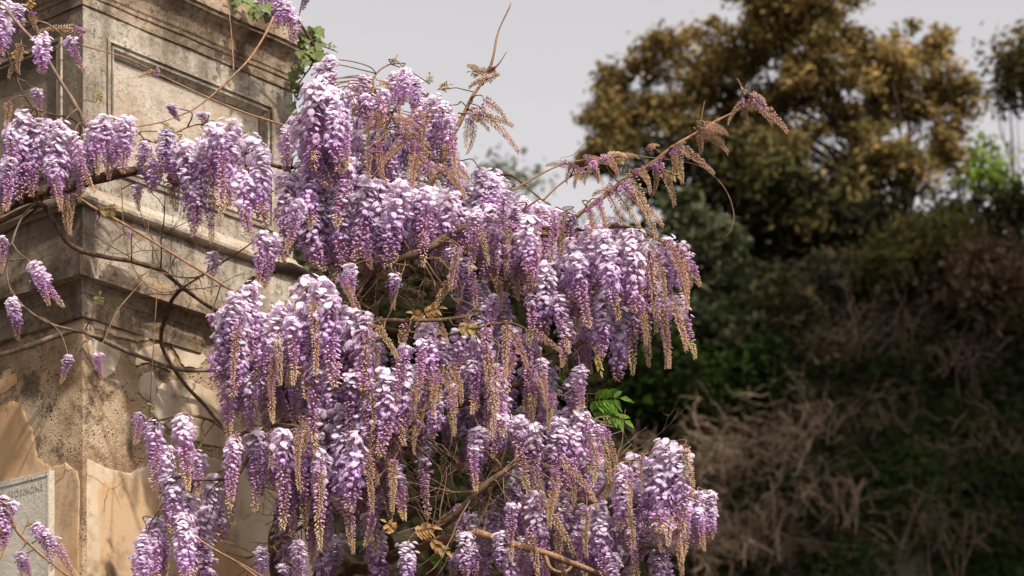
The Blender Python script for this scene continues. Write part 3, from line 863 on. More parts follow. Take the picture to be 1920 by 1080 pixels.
# ---- the vine that trails along the pillar's ledge
vC = Vine((W(-160, 700, 9.1).x, 9.1, 0), 'wisteria vine trailing across the pillar ledge and sunk panel with grey looping stems')
vC.branch([tz(-180, 0, 9.2), tz(-170, 1.8, 9.15), (-140, 1100, 9.1), (-120, 700, 9.05), (-60, 440, 8.98), (20, 380, 8.94), (120, 356, 8.92), (180, 338, 8.92), (240, 324, 8.92), (300, 316, 8.92), (380, 310, 8.92), (470, 300, 8.92), (545, 316, 8.95), (590, 290, 9.0)], 0.03, 0.004, sides=8)
vC.branch([(-60, 440, 8.98), (30, 400, 8.92), (80, 385, 8.9), (102, 420, 8.9), (130, 458, 8.88), (200, 484, 8.9), (252, 490, 8.93), (300, 506, 8.98), (340, 540, 9.02), (420, 590, 9.1)], 0.009, 0.006)
vC.branch([(84, 372, 8.86), (130, 364, 8.84), (180, 392, 8.82), (240, 424, 8.8), (330, 480, 8.78), (400, 524, 8.76), (458, 558, 8.75)], 0.0034, 0.0042, mat=M_SHOOT, wob=0.002)
vC.branch([(8, 14, 8.8), (40, 52, 8.8), (76, 92, 8.8), (112, 150, 8.82), (140, 195, 8.84), (158, 232, 8.86), (170, 268, 8.88), (180, 338, 8.9)], 0.005, 0.0075, mat=M_PBARK, wob=0.002)
vC.branch([(-60, -60, 8.8), (8, 14, 8.8)], 0.005, 0.005, mat=M_PBARK)
vC.branch([(30, 44, 8.8), (84, 42, 8.82), (140, 80, 8.86), (230, 106, 8.9), (300, 140, 8.98), (380, 178, 9.06), (430, 200, 9.08), (490, 222, 9.1), (552, 240, 9.05), (600, 250, 9.0)], 0.0018, 0.0035, mat=M_SHOOT, wob=0.002)
vC.branch([(512, 32, 9.2), (498, 64, 9.15), (470, 108, 9.08), (440, 140, 9.04), (400, 178, 9.02), (362, 206, 9.0), (338, 216, 8.98), (300, 230, 8.95), (240, 240, 8.92)], 0.004, 0.002, mat=M_SHOOT, wob=0.002)
vC.branch([(424, -20, 9.1), (430, 30, 9.1), (435, 80, 9.1), (438, 132, 9.06)], 0.0016, 0.002, mat=M_SHOOT, wob=0.001)
vC.branch([(228, 344, 8.9), (229, 372, 8.9), (231, 420, 8.9), (236, 450, 8.9), (246, 494, 8.88), (272, 532, 8.9), (310, 548, 8.94), (345, 538, 9.0)], 0.0016, 0.002, mat=M_PBARK, wob=0.002)
vC.branch([(68, 376, 8.84), (40, 410, 8.82), (22, 460, 8.82), (12, 510, 8.84), (20, 545, 8.86), (50, 580, 8.9), (90, 606, 8.96), (150, 622, 9.05), (195, 634, 9.08)], 0.0034, 0.0045, mat=M_PBARK, wob=0.003)
vC.branch([(-120, 700, 9.05), (0, 664, 9.12), (60, 645, 9.1), (110, 626, 9.08), (150, 620, 9.06), (200, 640, 9.1), (260, 668, 9.2), (330, 688, 9.32), (420, 699, 9.45), (500, 700, 9.5)], 0.009, 0.006, mat=M_PBARK)
vC.branch([(306, 604, 9.2), (300, 620, 9.22), (306, 650, 9.26), (330, 692, 9.3), (360, 735, 9.32), (402, 782, 9.3), (450, 830, 9.25)], 0.007, 0.006)
vC.branch([(340, 540, 9.02), (320, 570, 9.12), (306, 604, 9.2)], 0.006, 0.006)
vC.branch([(-40, 470, 9.1), (60, 400, 8.93), (95, 350, 8.9), (150, 240, 8.88), (60, 200, 8.86), (20, 120, 8.84), (-10, 20, 8.82)], 0.004, 0.0025)
vC.branch([(470, 300, 8.92), (430, 240, 8.88), (380, 232, 8.88), (330, 250, 8.88)], 0.0035, 0.002, mat=M_SHOOT)
vC.branch([(518, 500, 9.3), (550, 505, 9.33), (585, 522, 9.36), (640, 560, 9.3), (672, 580, 9.15)], 0.022, 0.014, mat=M_PBARK)
vC.branch([(420, 590, 9.1), (470, 530, 9.15), (518, 500, 9.3)], 0.01, 0.016)
vC.branch([(345, 538, 9.0), (400, 505, 8.95), (450, 470, 8.92), (490, 440, 8.9)], 0.003, 0.002)
vC.branch([(170, 268, 8.88), (235, 240, 8.86), (270, 262, 8.86)], 0.003, 0.002)

# ---- the vine behind the others
vF = Vine((W(860, 900, 9.7).x, 9.7, 0), 'wisteria vine filling the shaded hollow behind the front flower boughs')
vF.branch([tz(880, 0, 9.8), tz(870, 1.8, 9.8), (850, 1500, 9.75), (820, 1100, 9.6), (800, 960, 9.45), (760, 820, 9.4), (720, 700, 9.35), (700, 560, 9.3), (690, 430, 9.25), (660, 300, 9.2), (650, 210, 9.15)], 0.03, 0.005, sides=8)
vF.branch([(760, 820, 9.4), (850, 740, 9.35), (960, 680, 9.3), (1060, 660, 9.2)], 0.012, 0.004)
vF.branch([(800, 960, 9.45), (920, 920, 9.35), (1040, 860, 9.25), (1150, 850, 9.15), (1240, 880, 9.05)], 0.012, 0.004)
vF.branch([(700, 560, 9.3), (820, 480, 9.25), (940, 430, 9.2), (1060, 440, 9.15), (1180, 460, 9.05)], 0.012, 0.004)
vF.branch([(720, 700, 9.35), (600, 680, 9.25), (500, 640, 9.1), (450, 610, 9.05)], 0.01, 0.004)
vF.branch([(800, 960, 9.45), (700, 900, 9.35), (580, 840, 9.2), (480, 830, 9.1)], 0.01, 0.004)

# ---- small vines
vD = Vine(tuple(W(560, 40, 9.75)), 'short wisteria growth spilling over the corner of the pillar top cornice')
vD.branch([(600, 110, 9.7), (560, 40, 9.6), (520, 0, 9.52), (505, -30, 9.5), (470, -40, 9.48), (430, -30, 9.45)], 0.006, 0.003)
vD.branch([(560, 40, 9.78), (572, -10, 9.75), (576, -40, 9.72)], 0.003, 0.002)
vE = Vine((W(-260, 1080, 8.5).x, 8.5, 0), 'slender wisteria spray leaning across the base of the marble plaque')
vE.branch([tz(-300, 0, 8.4), tz(-280, 2.0, 8.4), (-160, 1010, 8.45), (-60, 960, 8.5), (10, 972, 8.52), (40, 1004, 8.52), (80, 1042, 8.52), (130, 1080, 8.52)], 0.012, 0.003, mat=M_SHOOT)
vE.branch([(-60, 960, 8.5), (0, 940, 8.5), (30, 990, 8.5)], 0.003, 0.002, mat=M_SHOOT)
vE.branch([(40, 1004, 8.52), (48, 980, 8.52), (50, 968, 8.52)], 0.002, 0.0012, mat=M_SHOOT)

# ------------------------------------------------------------------ wisteria: the clusters, where the photograph shows them
def depth(px, py):
    d = 8.78 + 0.12*noise.noise((px*0.006, py*0.006, 4.0))
    return d + rng.uniform(-0.09, 0.09)

def put(v, items, Yf=None, companions=True, free=0, extra=False):
    for it in items:
        kind, px, py, ln = it[:4]; lean = it[4] if len(it) > 4 else 0.0
        Y = (Yf if Yf else depth(px, py))
        v.cluster(kind, px, py, ln, Y, lean, free=free if kind in 'FP' else 0)
        if companions and kind in 'FP' and ln > 75:
            k2 = rng.choice('FFPM')
            v.cluster(k2, px+rng.uniform(-26, 26), py+rng.uniform(-6, 34), ln*rng.uniform(0.55, 1.05), Y+rng.uniform(0.03, 0.18), lean)
            if extra and rng.random() < 0.6: v.cluster(rng.choice('FPM'), px+rng.uniform(-40, 40), py+rng.uniform(0, 60), ln*rng.uniform(0.45, 0.8), Y+rng.uniform(0.05, 0.22), lean)

left_band = [('F',5,10,95),('F',80,68,72),('M',128,74,70,.45),('M',68,168,48,.2),('F',45,218,150),('M',20,245,145),('F',75,232,135),('F',112,236,140),('M',135,258,105,.3),('P',196,222,120),('P',175,232,100),
    ('F',236,226,100),('M',268,268,55,.4),('P',322,198,26),('P',380,212,24),('F',312,246,78),('F',345,270,150),('M',325,268,120),('P',396,238,140),('F',430,236,150),('M',416,250,165),('F',470,262,160),
    ('F',492,284,125),('P',376,352,92),('F',450,330,110),('M',255,348,45),('P',490,436,96),('P',510,446,92),('M',400,474,75),('P',20,300,100),('M',5,330,80),('M',95,300,100,.2),('F',270,290,60),('M',150,300,80)]
put(vC, left_band, free=4, extra=True)
put(vC, [('P',62,494,84,.42),('P',76,510,76,.30),('P',24,560,78,-.12),('M',4,446,64),('M',128,668,54),('M',184,664,48),('M',396,590,40)], companions=False)
vC.tan(160, 60, 90, 30, 8.84)
vA_list = [('F',618,112,96,.05),('P',600,150,135),('F',588,160,150),('F',618,172,150),('F',560,222,150),('P',585,236,150),('F',606,260,150),('P',628,244,140),('P',682,146,100),('F',760,134,66,.1),('P',740,140,80),('F',778,150,60,.2),
    ('F',813,186,100),('P',832,200,80),('M',842,222,100),('P',706,244,130),('P',738,262,130),('P',668,250,140),('F',580,286,150),('P',658,300,140),('P',640,210,120),('M',690,180,90),('M',720,170,80),
    ('F',900,320,90),('F',926,332,90),('F',900,366,120),('F',773,343,140),('F',712,344,140),('F',536,332,130),('F',563,390,120),('F',692,338,150),('F',640,358,140),('F',600,350,150),('P',560,380,110),
    ('F',752,350,150),('P',800,358,135),('P',782,418,80),('F',842,366,125),('F',870,350,130),('P',888,398,110),('F',922,388,110),('P',960,408,120),('F',990,408,110),('M',1012,390,100),('M',1040,394,95),('M',1072,398,90),('P',946,360,80),
    ('P',680,436,76),('P',712,420,90),('P',660,440,60),('P',850,468,74),('P',868,486,78),('P',656,500,70),('M',740,515,60),('P',740,420,70),('M',820,430,70),
    ('F',1066,456,130),('F',1020,498,130),('M',1040,490,140),('P',1082,478,140),('F',1112,426,140),('F',1150,420,160),('F',1130,440,140),('F',1186,436,150),('M',1216,458,190),('F',1250,448,90,.15),('P',1272,462,90,.5),('M',1262,470,110,.3),
    ('M',1242,490,110,.25),('F',1132,552,120),('F',1166,548,160),('M',1184,556,150),('M',1204,566,120),('M',1242,558,130,.1),('M',1268,556,120,.22),('P',1098,596,100),('P',1062,600,90),('F',900,536,110),('P',930,556,90),('M',1000,556,90),('M',1048,556,110),
    ('M',975,470,90),('P',1000,450,90),('M',930,470,70),('P',1160,460,140),('M',1100,470,120)]
put(vA, vA_list, free=3)
vB_up = [('F',442,556,130),('F',472,538,140),('F',424,588,150),('F',456,596,160),('P',492,592,140),('F',532,578,140),('F',576,528,200),('F',602,536,200),('M',548,600,130),('M',622,560,160),('F',652,586,180),('F',684,596,160),('M',640,520,80,.6),
    ('P',426,698,130),('P',466,706,120),('M',510,640,150),('P',550,690,110),('M',588,690,160),('F',622,698,100),('F',682,690,150),('F',730,700,160),('P',706,740,130),('F',600,776,180),('F',642,768,200),('F',680,788,180),('P',660,700,120),
    ('P',440,826,140),('P',482,812,150),('P',530,812,180),('M',560,848,140),('P',540,900,110),('M',600,850,180),('M',660,850,170),('M',700,840,190),('P',622,930,100),('M',700,940,100),('P',570,800,120),('M',650,930,110),
    ('F',800,606,130),('M',790,640,110),('M',830,640,130),('M',860,620,120),('F',906,602,140),('F',942,598,150),('M',966,620,160),('M',890,640,150),('M',990,630,140),('P',1012,678,90),('P',930,690,130),('P',936,716,120),('P',886,680,90),('F',820,738,90),('M',846,720,90),('M',760,650,130),('F',770,690,120),('M',744,760,120),
    ('P',1086,690,80),('F',1092,776,150),('F',1068,772,120),('F',1044,788,110),('P',1000,798,120),('M',1122,798,110,.2),('M',970,788,150),('F',900,808,90),('M',890,838,90),('P',940,780,80),('F',1030,848,140),('M',990,878,130),('F',1002,926,120),('F',1050,928,100),
    ('F',1102,956,130),('F',1122,950,130),('M',1142,976,110),('M',1080,1000,90),('F',1166,878,120),('F',1190,858,150),('F',1216,866,130),('F',1250,838,170),('F',1274,846,140,.08),('M',1262,860,160),('M',1170,930,100),('F',1240,956,110),('F',1302,926,100,.08),('M',1286,946,110),
    ('F',1232,1036,80),('M',1212,996,90),('M',1182,996,90),('M',1310,956,76,.1),('M',960,946,110),('F',940,1000,70),('F',870,1000,80),('F',762,1020,80),('P',860,950,90),('M',850,1040,60),('M',1020,1056,60),('F',1150,1040,80),('P',740,880,110),('M',790,860,110),('P',980,1010,80)]
put(vB, vB_up, free=3)
vB_left = [('M',264,778,66),('P',290,792,130),('P',340,784,135),('P',370,848,90),('F',322,894,110),('F',405,896,120),('F',292,978,130),('F',342,968,130),('M',390,956,140),('P',492,1028,70),('P',560,1016,80),('P',355,930,100),('F',380,1000,120),('F',270,1010,100)]
put(vB, vB_left, free=4, extra=True)
put(vD, [('F',520,-6,66,.22),('P',536,10,60,.25),('P',480,-28,40),('P',440,-30,40),('M',575,-12,26),('P',500,-20,50),('F',548,30,50,.2)], Yf=9.5, companions=False)
put(vE, [('F',4,934,90),('P',24,940,70),('P',66,984,60,.5),('P',84,998,70,.5),('M',100,1012,80,.45),('M',36,1036,50),('M',10,985,70),('M',48,1050,40)], Yf=8.52, companions=False)

# bronze bud sprays, from where they leave the shoot to their tip
for a in [(887,213,974,218),(908,188,968,202),(896,198,978,268),(914,138,872,110),(914,146,876,148),(918,132,926,104),(886,214,904,278),(880,220,866,268),(912,150,938,128),(880,205,922,238),
          (735,222,676,240),(724,206,664,218),(740,230,798,200),(745,236,812,262),(756,250,684,262),(762,258,700,300),(770,264,826,300),(782,290,760,345),(790,300,838,340),(720,200,700,236),(712,190,742,206),(795,310,880,318),(840,325,892,362),(832,312,800,340),(850,300,890,330),(735,222,790,216),
          (1414,184,1494,240),(1404,186,1468,222),(1398,190,1360,204),(1396,192,1392,222),(1410,180,1440,176),(1316,246,1370,272),(1318,242,1362,236),(1312,248,1358,252),(1310,252,1326,282),(1320,236,1352,222),(1274,272,1342,316),(1272,276,1300,292),(1270,280,1286,352),(1262,282,1282,322),
          (1232,300,1286,376),(1226,306,1250,352),(1218,280,1222,256),(1200,318,1240,340),(1180,330,1250,438),(1170,338,1216,400),(1150,352,1210,420),(1140,360,1180,424),(1120,374,1150,430),(1104,388,1126,440),(1160,345,1254,410),(1190,325,1212,300),(1150,350,1110,352),
          (1130,300,1170,262),(1120,302,1080,330),(1110,304,1130,340),(1140,298,1176,322),(1090,318,1060,340),(1064,308,1028,298),(1074,306,1050,330),(1150,296,1190,280),(1096,300,1140,284),
          (1250,452,1296,520),(1262,458,1320,512),(1276,466,1304,580),(1230,470,1262,560),(1216,462,1238,610),(1200,470,1206,560),(1260,470,1318,545),(1240,556,1262,680),(1262,558,1298,660),(1200,566,1228,640)]:
    vA.tan(*a, 8.72 + rng.uniform(-0.05, 0.06), dY=rng.uniform(-0.08, 0.08))
for a in [(1120,800,1160,892),(1132,806,1172,880),(1096,790,1130,868),(1270,838,1306,904),(1282,836,1310,918),(1240,836,1286,832),(1206,856,1180,900),(1150,900,1120,930),(1270,990,1264,1020),(640,520,676,572),(560,800,552,900),(600,860,622,960),
          (450,600,420,716),(520,620,530,716),(588,560,600,700),(690,610,672,760),(790,790,756,830),(830,700,880,756),(846,684,890,740),(820,600,846,640),(960,620,1000,690),(1000,625,1060,650),(910,610,925,760),(950,606,940,700),(1000,705,1032,730),(930,690,938,820),
          (700,606,760,660),(760,604,740,690),(872,594,920,640),(1240,950,1226,1030),(1180,952,1196,1030),(1180,880,1172,960),(740,860,730,960),(690,850,704,960),(1100,950,1090,1040),(1040,905,1020,990)]:
    vB.tan(*a, 8.66 + rng.uniform(-0.06, 0.06), dY=rng.uniform(-0.06, 0.06))
for a in [(130,364,100,420),(134,362,122,436),(180,392,228,408),(236,440,276,436),(60,20,50,60),(30,115,10,140),(240,240,220,250),(300,136,262,132),(180,420,214,424),(40,80,20,130),(16,190,6,240)]:
    vC.tan(*a, 8.82 + rng.uniform(-0.03, 0.03))

for v, x0, y0, x1, y1, cnt in ((vA, 640, 200, 900, 300, 7), (vA, 820, 380, 1060, 520, 14), (vB, 560, 640, 1040, 860, 20), (vB, 940, 850, 1290, 1000, 12), (vB, 440, 640, 600, 860, 5)):
    for i in range(cnt):
        x = rng.uniform(x0, x1); y = rng.uniform(y0, y1)
        v.tan(x, y, x+rng.gauss(14, 30), y+rng.uniform(45, 95), 8.68+rng.uniform(-0.04, 0.1), dY=rng.uniform(-.06, .06))

# deeper, shaded clusters that fill the inside of the mass
def inside(poly, x, y):
    c = False; n = len(poly); j = n-1
    for i in range(n):
        if (poly[i][1] > y) != (poly[j][1] > y) and x < (poly[j][0]-poly[i][0])*(y-poly[i][1])/(poly[j][1]-poly[i][1])+poly[i][0]: c = not c
        j = i
    return c
polyA = [(590,180),(640,150),(800,190),(860,290),(940,330),(1060,410),(1180,430),(1230,500),(1180,560),(1040,560),(960,480),(860,440),(700,440),(600,420),(560,300)]
polyB = [(440,600),(600,560),(700,640),(900,620),(1030,640),(1040,800),(1140,860),(1260,870),(1270,1000),(1180,1060),(1000,1060),(860,940),(740,880),(720,1000),(640,1040),(560,1000),(460,860)]
for v, poly, cnt in ((vF, polyA, 90), (vF, polyB, 130)):
    k = 0
    while k < cnt:
        x = rng.uniform(430, 1290); y = rng.uniform(160, 1040)
        if not inside(poly, x, y) or (665 < x < 880 and 400 < y < 580) or (760 < x < 960 and 820 < y < 920): continue
        v.cluster(rng.choice('FFPPM'), x, y, rng.uniform(80, 160), rng.uniform(8.96, 9.25)); k += 1

# bare twigs in the hollows
for v, cx, cy, rx, ry, cnt, Y in ((vA, 760, 550, 100, 50, 42, 8.8), (vB, 880, 930, 130, 70, 62, 8.8), (vB, 560, 980, 60, 60, 14, 9.0), (vC, 290, 470, 60, 40, 12, 8.93), (vC, 370, 520, 50, 40, 9, 9.0), (vA, 960, 500, 70, 40, 10, 8.9), (vB, 1130, 900, 60, 50, 10, 8.85)):
    for i in range(cnt):
        p = W(cx+rng.uniform(-rx, rx), cy+rng.uniform(-ry, ry), Y+rng.uniform(-0.1, 0.15))
        a = v.nearest(p)
        d = (p-a) + Vector((rng.uniform(-.5, .5), rng.uniform(-.4, .4), rng.uniform(-.3, .5)))*0.2
        v.twig(a, d.normalized(), rng.uniform(0.12, 0.34), rng.uniform(0.0016, 0.0034), 2, mat=rng.choice([M_TWIG, M_BARK, M_TWIG, M_STRAW]))
# young leaves: bronze, a few green
BR = (0.42, 0.25, 0.10); OL = (0.36, 0.27, 0.09); GR = (0.13, 0.26, 0.03); GD = (0.035, 0.07, 0.02)
for v, px, py, Y, ang, ln, col, n in [(vB,790,590,8.7,.6,46,BR,5),(vB,800,604,8.7,2.4,40,BR,5),(vB,850,610,8.7,.1,50,OL,5),(vB,1116,660,8.7,-1.2,34,OL,4),(vB,770,1000,8.68,.5,54,BR,5),(vB,800,1010,8.68,-.4,48,BR,5),(vB,745,1000,8.7,2.2,40,BR,5),
        (vB,1100,752,8.9,.3,76,GR,6),(vB,1120,770,8.9,-.2,64,GR,6),(vB,1100,776,8.9,.6,60,GR,5),(vB,1048,650,8.9,1.2,30,GR,3),(vB,1050,690,8.9,-1.2,28,GR,3),(vB,800,1052,8.9,.4,40,GR,4),(vB,806,862,9.0,.4,60,(.06,.12,.02),6),(vB,836,880,9.0,-.3,56,(.05,.10,.02),6),(vB,812,890,9.0,2.4,50,(.07,.14,.02),5),(vB,840,850,9.0,1.0,50,(.05,.11,.02),5),
        (vC,50,18,8.8,1.0,30,BR,4),(vC,16,105,8.8,.6,36,BR,4),(vC,284,278,8.86,-1.6,40,OL,5),(vC,300,230,8.86,-.3,34,OL,4),(vC,180,192,8.86,1.2,30,OL,4),(vC,180,395,8.8,.4,44,OL,5),(vC,185,575,9.05,1.5,34,(0.22,0.22,0.08),4),(vC,205,578,9.06,.9,30,(0.22,0.22,0.08),4),(vC,280,775,8.9,1.3,30,(0.25,0.26,0.09),4),
        (vA,806,158,8.8,1.6,24,OL,4),(vA,820,168,8.8,.6,30,OL,4),(vA,905,140,8.75,2.6,30,OL,4),(vA,706,150,8.8,-.1,26,BR,3),(vA,738,120,8.8,1.3,20,OL,3),(vA,1390,178,8.72,1.2,22,OL,3),(vA,1160,310,8.8,1.3,30,OL,4),(vA,1240,320,8.76,-.1,34,OL,4)]:
    v.leaf(px, py, Y, ang, ln, col, n)

# ------------------------------------------------------------------ ivy on the cornice
def ivy_leaf_mesh(seed):
    r = random.Random(seed); mb = MB()
    pts = [(0, 0), (-.42, -.12), (-.62, .22), (-.34, .42), (-.2, .72), (0, 1.05), (.22, .70), (.36, .42), (.60, .2), (.40, -.12)]
    c = jit((0.12, 0.15, 0.05), r, 0.35)
    vs = [(0, 0.32, -0.05)] + [(x, y, 0.10*abs(x)-0.12*y*y*0.6+r.uniform(-.03, .03)) for x, y in pts]
    cs = [lerp3(c, (0.2, 0.22, 0.09), 0.3)] + [c]*len(pts)
    mb.add(vs, [(0, i+1, (i+1) % len(pts)+1) for i in range(len(pts))], cs)
    return mb.mesh('leaf', M_IVY, smooth=False)
IVY = [ivy_leaf_mesh(i) for i in range(6)]
def ivy(label, stems, leaf_boxes, group=None):
    root = empty('ivy', tuple(W(*stems[0][0])), label, 'ivy', group)
    samples = []
    for st in stems:
        P = smooth_path(at_poly(st), 6); mb = MB(); mb.tube(P, [0.004-0.0025*i/(len(P)-1) for i in range(len(P))], 5)
        mb.build('stem', M_PBARK, root); samples += P
    for (x0, y0, x1, y1, Y, cnt, sz) in leaf_boxes:
        for i in range(cnt):
            p = W(rng.uniform(x0, x1), rng.uniform(y0, y1), Y+rng.uniform(-0.05, 0.05))
            a = min(samples, key=lambda q: (q-p).length)
            nrm = Vector((rng.uniform(-.6, .9), -1, rng.uniform(-.1, 1.0))).normalized()
            tipd = Vector((rng.uniform(-.8, .8), 0, -1)).normalized(); tipd = (tipd - nrm*tipd.dot(nrm)).normalized()
            x = tipd.cross(nrm)
            s_ = sz*1.3*rng.uniform(0.7, 1.25)
            o = link('leaf', IVY[rng.randrange(6)], None); o.parent = root
            o.matrix_parent_inverse = Matrix.Translation(-Vector(root.location))
            o.matrix_basis = Matrix(((x.x, tipd.x, nrm.x, p.x), (x.y, tipd.y, nrm.y, p.y), (x.z, tipd.z, nrm.z, p.z), (0, 0, 0, 1))) @ Matrix.Diagonal((s_, s_, s_, 1))
            if (a-p).length > 0.004:
                mb = MB(); mb.tube([a, (a+p)/2+Vector((0, -.004, .006)), p], [0.0012, 0.001, 0.0009], 3)
                me = mb.mesh('leaf_stalk', M_PBARK); me.transform(o.matrix_basis.inverted())
                so = link('leaf_stalk', me, None); so.parent = o
    return root
ivy('glossy dark green ivy hanging over the right corner of the top cornice',
    [[(566, 48, 9.68), (586, 80, 9.67), (592, 110, 9.68), (572, 140, 9.74), (556, 165, 9.76), (552, 200, 9.78), (548, 220, 9.8)], [(586, 80, 9.67), (604, 86, 9.7), (620, 92, 9.68), (634, 98, 9.68)], [(572, 140, 9.74), (556, 118, 9.74), (545, 128, 9.74)]],
    [(562, 48, 604, 118, 9.66, 46, 0.022), (570, 92, 612, 134, 9.66, 16, 0.021), (540, 120, 570, 170, 9.74, 14, 0.02), (545, 160, 562, 214, 9.76, 8, 0.018), (600, 78, 634, 104, 9.68, 4, 0.013)])
ivy('row of dark ivy leaves growing along the top of the cornice behind the lilac flowers',
    [[(430, -6, 9.44), (460, 6, 9.49), (490, 22, 9.53), (515, 32, 9.57), (540, 44, 9.6)]],
    [(432, -6, 470, 14, 9.45, 9, 0.022), (465, 2, 505, 30, 9.5, 11, 0.026), (500, 18, 522, 40, 9.54, 5, 0.022)])

# ------------------------------------------------------------------ background vegetation
def leaf_cloud(mb, lobes, per, size, cols, r, up=0.35, clump=0.34, hollow=0.35):
    """leaf-sized faces gathered in clumps spread through ellipsoids (centre, radii, weight)"""
    for (c, rad, wgt) in lobes:
        ncl = max(4, int(per*wgt/26))
        for k in range(ncl):
            d = Vector((r.gauss(0, 1), r.gauss(0, 1), r.gauss(0, 1))).normalized()
            q = r.uniform(hollow, 1.0)**0.6
            cc = Vector((c.x+d.x*rad.x*q, c.y+d.y*rad.y*q, c.z+d.z*rad.z*q))
            base = cols[r.randrange(len(cols))]
            cr = clump*r.uniform(0.6, 1.3)
            for j in range(26):
                p = cc + Vector((r.gauss(0, 1)*cr*0.6, r.gauss(0, 1)*cr*0.6, r.gauss(0, 1)*cr*0.42))
                n_ = Vector((r.gauss(0, 1), r.gauss(0, 1)-0.3, r.gauss(0, 1)+up*2)).normalized()
                a = n_.cross(Vector((r.gauss(0, 1), r.gauss(0, 1), r.gauss(0, 1)))).normalized(); b_ = n_.cross(a)
                s_ = size*r.uniform(0.6, 1.35)
                mb.add([p-a*s_, p+b_*s_*0.45+n_*s_*0.1, p+a*s_, p-b_*s_*0.45+n_*s_*0.1], [(0, 1, 2, 3)], jit(base, r, 0.25))

def px_lobes(lst, Y, r, dy=1.0):
    out = []
    for it in lst:
        x, y, rx, ry = it[:4]; w = it[4] if len(it) > 4 else 1.0
        YY = Y + r.uniform(-dy, dy)
        c = W(x, y, YY)
        out.append((c, Vector((rx/F*YY, 0.5*(rx+ry)/F*YY, ry/F*YY)), w*rx*ry/8000.0))
    return out

def tree(name, label, cat, lobes_px, Y, cols, per, size, base_px, stems, seed, trunk_r=0.16, group=None, mat=None, clump=0.34, hollow=0.35, up=0.35, dy=1.0, billow=0):
    r = random.Random(seed)
    if name in ('shrub', 'round_bush', 'olive_shrub'):
        Y = min([Y] + [hill_hit(a[0], a[1]+a[3]*0.4).y - 0.6 for a in lobes_px]); dy = 0.3
    lobes = px_lobes(lobes_px, Y, r, dy)
    bpt = W(base_px[0], base_px[1], Y); bpt.z = hill_z(bpt.x, bpt.y) - 0.2
    root = empty(name, tuple(bpt), label, cat, group)
    fine = lobes
    if billow:           # break every lobe into smaller billows of foliage with gaps between them
        fine = []
        for (c, rad, w) in lobes:
            for k in range(billow):
                d = Vector((r.gauss(0, 1), r.gauss(0, 1), r.gauss(0, 1))).normalized(); q = r.uniform(0.35, 1.0)
                f_ = r.uniform(0.26, 0.46)
                fine.append((Vector((c.x+d.x*rad.x*q, c.y+d.y*rad.y*q, c.z+d.z*rad.z*q)), Vector((rad.x*f_, rad.y*f_, rad.z*f_*0.85)), w/billow*1.05))
    mb = MB(); leaf_cloud(mb, fine, per, size, cols, r, up, clump, hollow)
    cr_ = mb.build('crown', mat or M_LEAF, root, smooth=False)
    tr = MB()
    targets = [l[0] for l in lobes]
    for k in range(stems):
        t = targets[k % len(targets)] + Vector((r.uniform(-.3, .3), r.uniform(-.3, .3), r.uniform(-.2, .3)))
        b0 = bpt + Vector((r.uniform(-.5, .5), r.uniform(-.3, .3), 0))*(0.6 if stems > 3 else 0.2)
        mid = b0.lerp(t, 0.4); mid.z += abs(t.z-b0.z)*0.12; mid.x = b0.x + (t.x-b0.x)*0.25
        P = smooth_path([b0, mid, b0.lerp(t, 0.72)+Vector((r.uniform(-.2, .2), r.uniform(-.2, .2), 0.1)), t], 5)
        n = len(P); rr = trunk_r*r.uniform(0.5, 1.0)/(1 if k < 2 else 1.5)
        tr.tube(P, [rr*(1-0.82*i/(n-1)) for i in range(n)], 6)
        for q in range(3):
            i = r.randint(n//2, n-2)
            d = Vector((r.uniform(-1, 1), r.uniform(-1, 1), r.uniform(0, 1)))*r.uniform(.4, .9)
            tr.tube([P[i], P[i]+d*0.5+Vector((0, 0, .1)), P[i]+d], [rr*0.25, rr*0.16, rr*0.06], 4)
    tr.build('trunk', M_TRUNK, root)
    return root

GOLD = [(0.27, 0.18, 0.068), (0.31, 0.21, 0.08), (0.22, 0.155, 0.056), (0.13, 0.105, 0.036), (0.18, 0.13, 0.05)]
OLIVE = [(0.085, 0.075, 0.025), (0.11, 0.085, 0.03), (0.06, 0.06, 0.02), (0.14, 0.10, 0.045)]
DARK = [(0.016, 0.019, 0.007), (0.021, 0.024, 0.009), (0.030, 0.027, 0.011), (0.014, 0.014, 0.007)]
SAGE = [(0.12, 0.135, 0.065), (0.085, 0.10, 0.045), (0.14, 0.15, 0.08), (0.06, 0.07, 0.03)]
LIME = [(0.17, 0.24, 0.03), (0.13, 0.19, 0.025), (0.20, 0.25, 0.05)]
YEL = [(0.13, 0.115, 0.03), (0.16, 0.13, 0.04), (0.09, 0.085, 0.025), (0.075, 0.06, 0.025)]
IVYG = [(0.014, 0.026, 0.004), (0.022, 0.040, 0.006), (0.018, 0.028, 0.006), (0.016, 0.018, 0.006)]
BROWN = [(0.14, 0.09, 0.05), (0.10, 0.065, 0.035), (0.17, 0.12, 0.075)]

